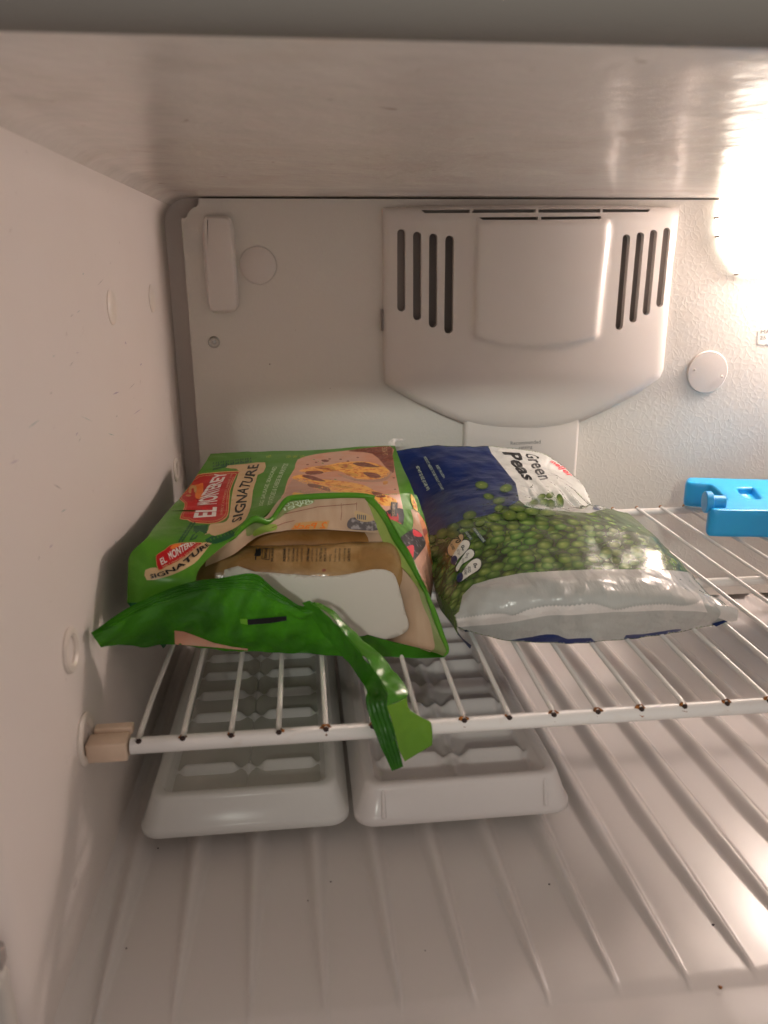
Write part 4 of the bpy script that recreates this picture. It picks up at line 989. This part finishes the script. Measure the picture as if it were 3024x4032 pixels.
# small repeat of the logo below the crease
D('banner', [smoothloop([(356, 1130), (440, 1108), (470, 1120), (560, 1070), (700, 985), (830, 905), (905, 905), (882, 928), (790, 1045), (720, 1098), (620, 1150), (500, 1192), (370, 1212)], 2)], C6, bT, m_tan, 0, 6)
sl = smoothloop([(442, 1035), (455, 1000), (520, 960), (560, 925), (640, 906), (820, 903), (790, 930), (700, 1005), (620, 1060), (520, 1108), (462, 1134)], 2)
D('logo_shield', [sl], C6, bT, m_gold, 1, 6)
D('logo_shield', [[((x-600)*.97+600, (y-1000)*.95+1000) for x, y in sl]], C6, bT, m_red, 2, 6)
D('logo_emblem', [smoothloop([(560, 945), (590, 920), (640, 912), (650, 925), (600, 950), (575, 958)], 2)], C6, bT, m_orange, 4)
words('EL', [(474, 1038), (516, 1014)], [(490, 1090), (536, 1062)], C6, bT, m_white, bag, 5, .02, name=LTR)
words('MONTEREY', [(538, 988), (610, 944), (690, 910), (760, 902)], [(562, 1048), (630, 1010), (700, 958), (775, 908)], C6, bT, m_white, bag, 5, .02, name=LTR)
words('FAMILY OWNED SINCE 1964', [(495, 1098), (640, 1026), (790, 912)], [(500, 1112), (648, 1040), (800, 918)], C6, bT, m_tan, bag, 5, name=LTR)
words('SIGNATURE', [(394, 1164), (500, 1138), (640, 1070), (770, 960), (860, 908)], [(402, 1200), (520, 1172), (660, 1104), (790, 1000), (888, 922)], C6, bT, m_black, bag, 5, .03, name=LTR)
# mirrored print seen on the folded film
D('folded_print', [smoothloop([(-60, 440), (0, 405), (110, 425), (200, 330), (290, 232), (330, 238), (480, 245), (490, 262), (440, 290), (300, 330), (200, 400), (100, 440), (0, 520), (-60, 540)], 2)], C3, bF, m_clear, 0)
words('micro', [(245, 262), (440, 230)], [(250, 300), (460, 268)], C3, bF, m_pale, bag, 2, name=LTR, mirror=True)
words('over', [(205, 320), (480, 245)], [(215, 345), (490, 272)], C3, bF, m_pale, bag, 2, name=LTR, mirror=True)
m_fy = material('faded_yellow_print', (.58, .33, .13), .35, FB); m_fb = material('faded_bowl_print', (.13, .11, .115), .33, FB, (300, .8, (.42, .38, .38), .50, .62))
D('folded_print', [[(345, 432), (470, 420), (620, 414), (596, 482), (296, 492)]], C3, bF, m_fy, 1)
words('2 Pack', [(330, 440), (600, 425)], [(300, 486), (585, 478)], C3, bF, m_orange, bag, 3, .02, name=LTR, mirror=True)
D('folded_print', [smoothloop([(760, 450), (775, 408), (815, 388), (900, 400), (985, 420), (1010, 492), (860, 492), (780, 480)], 3)], C3, bF, m_fb, 1)
D('folded_print', [smoothloop([(820, 345), (850, 338), (930, 362), (975, 390), (970, 415), (900, 425), (835, 400)], 3)], C3, bF, m_tan, 2)
for k in range(5): D('folded_print', [[(842+k*16, 362+k*2), (852+k*16, 364+k*2), (850+k*16, 402+k*2), (840+k*16, 400+k*2)]], C3, bF, m_grey, 3)
for a in ([(240, 360), (520, 300), (840, 275)], [(120, 480), (250, 430), (330, 412)], [(710, 270), (716, 340), (708, 410)], [(836, 262), (838, 330)]):
    for (x1, y1), (x2, y2) in zip(a, a[1:]): D('plank_joint', [[(x1, y1), (x2, y2), (x2+3, y2+4), (x1+3, y1+4)]], C3, bF, m_meat, 1, 20)
D('folded_print', [smoothloop([(0, 500), (90, 450), (180, 445), (180, 490), (90, 510), (0, 545)], 2)], C3, bF, m_ygreen, 1)
# text on the wrapped burrito
for s, x, b in (('EGG, SAUSAGE', 150, .03), ('MICROWAVE:', 248, .04), ('Cook on high', 283, 0), ('PACKAGE in microwave', 318, .01), ('with a paper towel', 353, 0), ('product and heat', 390, 0), ('OVEN: Preheat', 440, .03), ('burrito from wrap', 475, 0), ('baking sheet for', 512, 0), ('15 MINUTES turn', 545, .01), ('MINUTES or until', 580, .01), ('eating', 622, 0), ('For food safety', 664, 0), ('temperature may', 700, 0), ('vary cooking', 738, 0), ('CAUTION: PROD', 775, .02)):
    y1 = 640 if s != 'eating' else 690
    words(s, [(x-12, 748), (x-8, y1)], [(x+10, 748), (x+14, y1)], C3, bU, m_black, bu1, 0, b, name=LTR)
D('wrapper_mark', [[(8, 735), (15, 640), (25, 640), (18, 738)]], C3, bU, m_black, 0, 20)
words('SIGNATURE', [(80, 722), (90, 640)], [(104, 724), (112, 640)], C3, bU, m_black, bu1, 0, .03, name=LTR)
D('wrapper_mark', [[(62, 728), (125, 736), (135, 640), (70, 640)], [(66, 724), (121, 731), (130, 644), (74, 644)]], C3, bU, m_black, 0, 20)
D('wrapper_mark', [smoothloop([(0, 700), (20, 660), (30, 648), (50, 640), (62, 650), (55, 700), (30, 706)], 1)], C3, bU, m_black, 0, 20)
D('wrapper_mark', [smoothloop([(555, 815), (575, 808), (590, 822), (572, 832), (560, 830)], 2)], C3, bU, m_meat, 0, 20)
# marks on the flap
m_gl = material('light_green_print', (.16, .42, .03), .35, FB)
D('black_mark', [[(745, 873), (916, 858), (916, 878), (840, 890), (748, 897)]], C1, bS, m_black, 2)
D('green_mark', [[(713, 870), (744, 870), (747, 896), (716, 890)]], C1, bS, m_gl, 2)
D('beige_mark', [[(428, 921), (470, 926), (530, 948), (600, 975), (680, 992), (747, 1000), (747, 1008), (600, 994), (430, 981)]], C1, bS, m_tort, 2)
D('pale_mark', [[(1050, 877), (1078, 868), (1084, 882), (1060, 884)]], C1, bS, m_white, 2)

# ---- pea bag
pb = empty('pea_bag', (.28, .2, .002), 'plump bag of frozen green peas, blue and white at its back end, lying mid shelf', 'food bag')
pr = [[(325, 832, .0775), (430, 872, .0765), (620, 903, .076), (830, 905, .0755), (1040, 888, .078), (1280, 857, .085), (1480, 818, .094)],
 [(321, 808, .073), (460, 795, .062), (650, 762, .058), (830, 745, .058), (1010, 757, .06), (1230, 738, .068), (1515, 785, .085)],
 [(315, 785, .076), (465, 700, .066), (655, 665, .066), (830, 655, .067), (1000, 655, .07), (1210, 655, .078), (1475, 738, .094)],
 [(295, 745, .085), (420, 650, .080), (640, 600, .085), (830, 590, .088), (1010, 590, .092), (1200, 592, .1), (1395, 685, .115)],
 [(240, 680, .115), (370, 560, .115), (600, 500, .118), (810, 490, .12), (1010, 490, .125), (1190, 500, .13), (1325, 605, .14)],
 [(215, 570, .16), (350, 440, .155), (590, 400, .155), (800, 390, .155), (1000, 400, .16), (1140, 430, .17), (1240, 515, .185)],
 [(205, 440, .205), (330, 370, .2), (540, 322, .19), (690, 330, .185), (830, 347, .19), (930, 322, .21), (1070, 358, .25)],
 [(185, 375, .245), (325, 292, .243), (530, 258, .24), (690, 285, .238), (800, 310, .245), (880, 325, .255), (970, 350, .28)],
 [(150, 310, .275), (300, 220, .28), (500, 190, .28), (640, 200, .285), (740, 220, .29), (820, 250, .29), (915, 322, .3)],
 [(100, 190, .31), (250, 120, .315), (440, 110, .32), (570, 110, .325), (670, 140, .325), (760, 180, .325), (872, 238, .325)],
 [(63, 82, .34), (230, 60, .345), (440, 62, .345), (560, 68, .345), (680, 87, .345), (755, 128, .345), (832, 188, .342)]]
def crump(v, u):
    d = 0
    if .58 < v < .82 and .45 < u < .95: d += .0016*math.sin(u*60+v*25)*math.sin((v-.58)/.24*math.pi)
    if v < .22: d += .0008*math.sin(u*34+math.sin(u*13)*3)*math.sin(v/.22*math.pi)
    return d
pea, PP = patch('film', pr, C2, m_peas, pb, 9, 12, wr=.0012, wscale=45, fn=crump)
nr, nc = len(PP), len(PP[0])
for col, sx in (([r[0] for r in PP], .010), ([r[-1] for r in PP], -.012)):
    mid = [p+Vector((sx*.15, 0, -max(p.z-.004, 0)*.55)) for p in col]; low = [Vector((p.x+sx, p.y, .0015)) for p in col]
    strip('film_side', col, mid, m_blue if sx < 0 else m_peas, pb, 2); strip('film_side', mid, low, m_blue, pb, 2)
strip('film_side', PP[-1], [Vector((p.x, p.y-.010, .0015)) for p in PP[-1]], m_blue, pb)
mesh('film_bottom', [Vector((p.x+(.01 if i in (0, 3) else -.012), p.y, .0012)) for i, p in enumerate((PP[0][0]+Vector((0, .02, 0)), PP[0][-1]+Vector((-.01, .015, 0)), PP[-1][-1], PP[-1][0]))], [(0, 1, 2, 3)], m_blue, pb)
bP = bvh_of([pea])
E_ = lambda n, l, C, m, ly=0, st=7: decal(n, l, C, bP, m, pb, ly, st)
E_('blue_print', [smoothloop([(60, 60), (100, 100), (500, 60), (860, 100), (905, 180), (960, 245), (1035, 340), (1100, 420), (1128, 560), (1075, 590), (1045, 612), (1000, 605), (960, 640), (900, 672), (780, 700), (660, 720), (560, 770), (460, 838), (380, 850), (300, 760), (200, 500), (120, 260)], 1)], C8, m_blue, 0, 7)
E_('white_print', [[(862, 90), (1100, 80), (1400, 200), (1750, 420), (1900, 620), (1790, 640), (1740, 655), (1700, 665), (1560, 655), (1400, 640), (1250, 628), (1180, 600), (1129, 560), (1100, 420), (1035, 340), (960, 245), (905, 180)]], C8, m_pwhite, 1.2, 6)
E_('blue_print', [[(1686, 500), (1705, 490), (1760, 580), (1790, 640), (1742, 640)]], C8, m_blue, 2, 7)
# printed peas spilling over the white end
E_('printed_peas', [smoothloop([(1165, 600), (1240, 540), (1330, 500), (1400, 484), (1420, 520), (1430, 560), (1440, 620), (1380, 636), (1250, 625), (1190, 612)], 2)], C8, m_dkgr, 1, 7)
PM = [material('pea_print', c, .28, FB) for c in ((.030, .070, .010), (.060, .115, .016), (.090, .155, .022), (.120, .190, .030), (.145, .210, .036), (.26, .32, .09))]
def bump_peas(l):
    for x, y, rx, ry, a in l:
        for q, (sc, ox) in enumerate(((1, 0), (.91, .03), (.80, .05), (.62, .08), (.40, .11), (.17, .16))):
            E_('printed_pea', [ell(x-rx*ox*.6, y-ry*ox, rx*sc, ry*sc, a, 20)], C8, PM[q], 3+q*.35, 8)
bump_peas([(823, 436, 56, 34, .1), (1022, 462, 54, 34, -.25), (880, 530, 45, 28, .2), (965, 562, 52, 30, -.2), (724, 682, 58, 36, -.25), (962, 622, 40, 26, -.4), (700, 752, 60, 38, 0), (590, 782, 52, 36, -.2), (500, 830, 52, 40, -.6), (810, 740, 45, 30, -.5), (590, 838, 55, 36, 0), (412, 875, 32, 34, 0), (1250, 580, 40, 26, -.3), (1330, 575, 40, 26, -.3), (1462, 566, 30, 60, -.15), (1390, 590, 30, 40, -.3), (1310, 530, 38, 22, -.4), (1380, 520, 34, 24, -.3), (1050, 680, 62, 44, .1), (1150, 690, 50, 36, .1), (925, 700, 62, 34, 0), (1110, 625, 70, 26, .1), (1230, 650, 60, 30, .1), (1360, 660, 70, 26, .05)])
# clear end window, seal and bottom edge
E_('clear_window', [smoothloop([(300, 800), (335, 770), (350, 700), (395, 655), (480, 630), (600, 606), (720, 598), (900, 590), (1100, 590), (1250, 594), (1320, 602), (1380, 650), (1450, 712), (1545, 760), (1540, 830), (1340, 875), (1060, 910), (830, 925), (620, 925), (400, 880), (310, 845)], 1)], C2, m_win, 1.6, 4.5)
# zigzag seal strip standing a little off the bag
zz_t = []; zz_b = []
base_t = [(322, 800), (380, 792), (450, 782), (520, 778), (570, 785), (640, 758), (720, 745), (800, 745), (900, 736), (960, 748), (1010, 762), (1080, 748), (1150, 740), (1220, 738), (1290, 745), (1340, 738), (1375, 722)]
base_b = [(328, 838), (400, 832), (460, 828), (520, 822), (580, 814), (650, 800), (730, 787), (820, 786), (900, 780), (960, 776), (1010, 772), (1080, 772), (1150, 768), (1220, 766), (1290, 768), (1350, 770), (1400, 775)]
tp = [polyat(base_t, t) for t in np.linspace(0, 1, 161)]; bt = [polyat(base_b, t) for t in np.linspace(0, 1, 161)]
top_z = [(p[0], p[1]+(5 if i % 2 else -3)) for i, p in enumerate(tp)]
E_('seal_strip', [top_z+[tuple(p) for p in bt[::-1]]], C2, m_seal, 6, 6)
# corner ear of the seal
er = [[(1375, 722, .088), (1385, 745, .086), (1400, 775, .0875)], [(1440, 740, .082), (1455, 765, .080), (1450, 800, .083)], [(1500, 752, .078), (1510, 780, .077), (1500, 816, .080)], [(1530, 764, .077), (1530, 788, .0765), (1526, 810, .079)]]
ear, _ = patch('seal_corner', er, C2, m_seal, pb, 8, 8, wr=.0005, wscale=80)
E_('blue_print', [smoothloop([(560, 893), (640, 880), (710, 868), (760, 872), (800, 888), (900, 884), (900, 915), (700, 920), (560, 905)], 2)], C2, m_blue, 2, 6)
E_('blue_print', [smoothloop([(1050, 872), (1120, 868), (1190, 858), (1270, 846), (1285, 852), (1200, 876), (1060, 895)], 2)], C2, m_blue, 2, 6)
wk = lambda *a, **k: words(*a, **k)
bpw = dict(name=LTR)
words('Peas', [(1118, 148), (1268, 385)], [(985, 165), (1180, 408)], C8, bP, m_black, pb, 3, .035, shear=.25, **bpw)
words('Green', [(1270, 190), (1330, 250), (1400, 375)], [(1172, 175), (1225, 280), (1300, 398)], C8, bP, m_black, pb, 3, .02, shear=.25, **bpw)
words('meijer', [(1395, 225), (1480, 275), (1572, 352)], [(1372, 255), (1440, 300), (1530, 378)], C8, bP, m_mred, pb, 3, .03, shear=.25, **bpw)
words('KEEP FROZEN', [(468, 272), (524, 372)], [(446, 276), (508, 378)], C8, bP, m_pale, pb, 2, **bpw)
words('PRODUCT NEEDS TO BE FULLY COOKED', [(368, 202), (440, 330), (514, 470)], [(346, 206), (418, 336), (496, 476)], C8, bP, m_pale, pb, 2, **bpw)
words('NET WT 32 OZ (2 LB) 907g', [(308, 278), (350, 370), (400, 470)], [(276, 286), (318, 380), (372, 482)], C8, bP, m_pale, pb, 2, .012, **bpw)
# nutrition tabs
tabs = [[(548, 985), (552, 935), (590, 880), (640, 842), (668, 842), (670, 875), (640, 930), (604, 985), (574, 1014)],
        [(580, 1030), (620, 950), (665, 892), (700, 885), (724, 905), (716, 945), (670, 1000), (630, 1040), (608, 1085)],
        [(612, 1110), (655, 1040), (700, 975), (735, 960), (760, 985), (752, 1020), (705, 1055), (660, 1085), (625, 1140)],
        [(628, 1215), (650, 1170), (715, 1075), (775, 1036), (812, 1050), (816, 1090), (790, 1130), (720, 1175), (652, 1222)]]
for i, t in enumerate(tabs):
    s = smoothloop(t, 3); c = np.mean(t, 0)
    E_('nutrition_tab', [[((x-c[0])*1.12+c[0], (y-c[1])*1.10+c[1]) for x, y in s]], C8, m_black, 2, 6)
    E_('nutrition_tab', [s], C8, m_tan if i == 0 else m_white, 3, 6)
for x, y in ((597, 1048), (644, 1188)):
    E_('nutrition_tab', [ell(x, y, 26, 38, .3)], C8, m_blue, 5, 6)
words('70', [(630, 852), (662, 892)], [(585, 870), (616, 918)], C8, bP, m_black, pb, 5, .03, **bpw)
words('CALORIES', [(580, 905), (606, 955)], [(560, 910), (584, 968)], C8, bP, m_black, pb, 5, .02, **bpw)
words('0g', [(682, 922), (684, 968)], [(648, 932), (652, 975)], C8, bP, m_black, pb, 5, .03, **bpw)
words('SAT FAT', [(640, 958), (646, 1004)], [(620, 962), (626, 1008)], C8, bP, m_black, pb, 5, **bpw)
words('0mg', [(722, 988), (712, 1030)], [(690, 992), (684, 1036)], C8, bP, m_black, pb, 5, **bpw)
words('SODIUM', [(680, 1030), (676, 1072)], [(662, 1036), (658, 1078)], C8, bP, m_black, pb, 5, **bpw)
words('0g', [(788, 1072), (786, 1112)], [(748, 1072), (752, 1116)], C8, bP, m_black, pb, 5, .03, **bpw)
words('ADDED', [(734, 1098), (734, 1148)], [(708, 1100), (710, 1152)], C8, bP, m_black, pb, 5, .01, **bpw)
words('SUGARS', [(702, 1110), (704, 1166)], [(678, 1114), (682, 1170)], C8, bP, m_black, pb, 5, .01, **bpw)
m_slate = material('slate_blue_print', (.03, .05, .10), .3, FB)
for q, s, tl in (([(745, 788), (770, 784), (858, 892), (832, 908)], 'STEAM IN BAG COOKING', 0), ([(682, 822), (706, 812), (750, 872), (728, 890)], 'GREAT STEAMED', 1)):
    E_('small_label', [q], C8, m_slate, 3, 6)
    words(s, [(q[1][0]-4, q[1][1]+4), (q[2][0]-6, q[2][1]-3)], [(q[0][0]+6, q[0][1]+3), (q[3][0]+3, q[3][1]-7)], C8, bP, m_pale, pb, 5, name=LTR)
# white torn tip of the pea bag's back seal
tr, _ = patch('seal_corner', [[(98, 150, .334), (70, 120, .336), (58, 88, .338)], [(112, 100, .337), (100, 78, .338), (92, 60, .339)], [(118, 88, .339), (130, 70, .340), (150, 58, .341)], [(150, 78, .341), (185, 70, .342), (205, 60, .343)]], crop(1500, 1700, .4822), m_seal, pb, 6, 6, wr=.0008, wscale=120)
# ------------------------------------------------------------------ small things
hp = at(20, 3730, 1, -.121)
hc = rbox('hinge_cover', (hp.x-.03, -.132, hp.z-.16), (hp.x+.001, -.1205, hp.z-.006), .004, material('pale_grey_hinge_plastic', (.50, .47, .43), .5, (60, .2, .001, 3)))
rbox('shadowed_gap', (hp.x-.03, -.128, hp.z-.0058), (hp.x+.0005, -.1205, hp.z+.004), .002, m_dark, hc)  # the gap's shadow put in as a dark block
tag(hc, 'pale grey moulded edge piece at the lower left corner, dark along its top', 'hinge cover')
rr = random.Random(11)
def crumb(px, py, s, m):
    d = ray(px, py); t = (CP.z+.10517+.05331*CP.y)/(-(d.z+.05331*d.y)); p = CP+d*t
    bm = bmesh.new(); bmesh.ops.create_icosphere(bm, subdivisions=1, radius=s)
    for v in bm.verts: v.co = Vector((v.co.x*rr.uniform(.6, 1.4), v.co.y*rr.uniform(.6, 1.4), v.co.z*.5))+p+Vector((0, 0, .0004))
    o = bm_obj('crumb', bm, m, flo)
for x, y, s, m in ((1674, 3745, .0004, m_rusthole), (2162, 3483, .0006, m_rusthole), (2808, 3643, .0008, m_rusthole), (2835, 3890, .0012, m_rust), (1303, 3474, .0006, m_dark), (1213, 3548, .0006, m_dark), (498, 3736, .0005, m_rusthole), (622, 3342, .0005, m_rusthole), (2484, 2678, .0014, m_dark), (2308, 2670, .0008, m_dark), (1890, 3300, .0007, m_dark), (2990, 2190, .001, m_dark)):
    crumb(x, y, s, m)
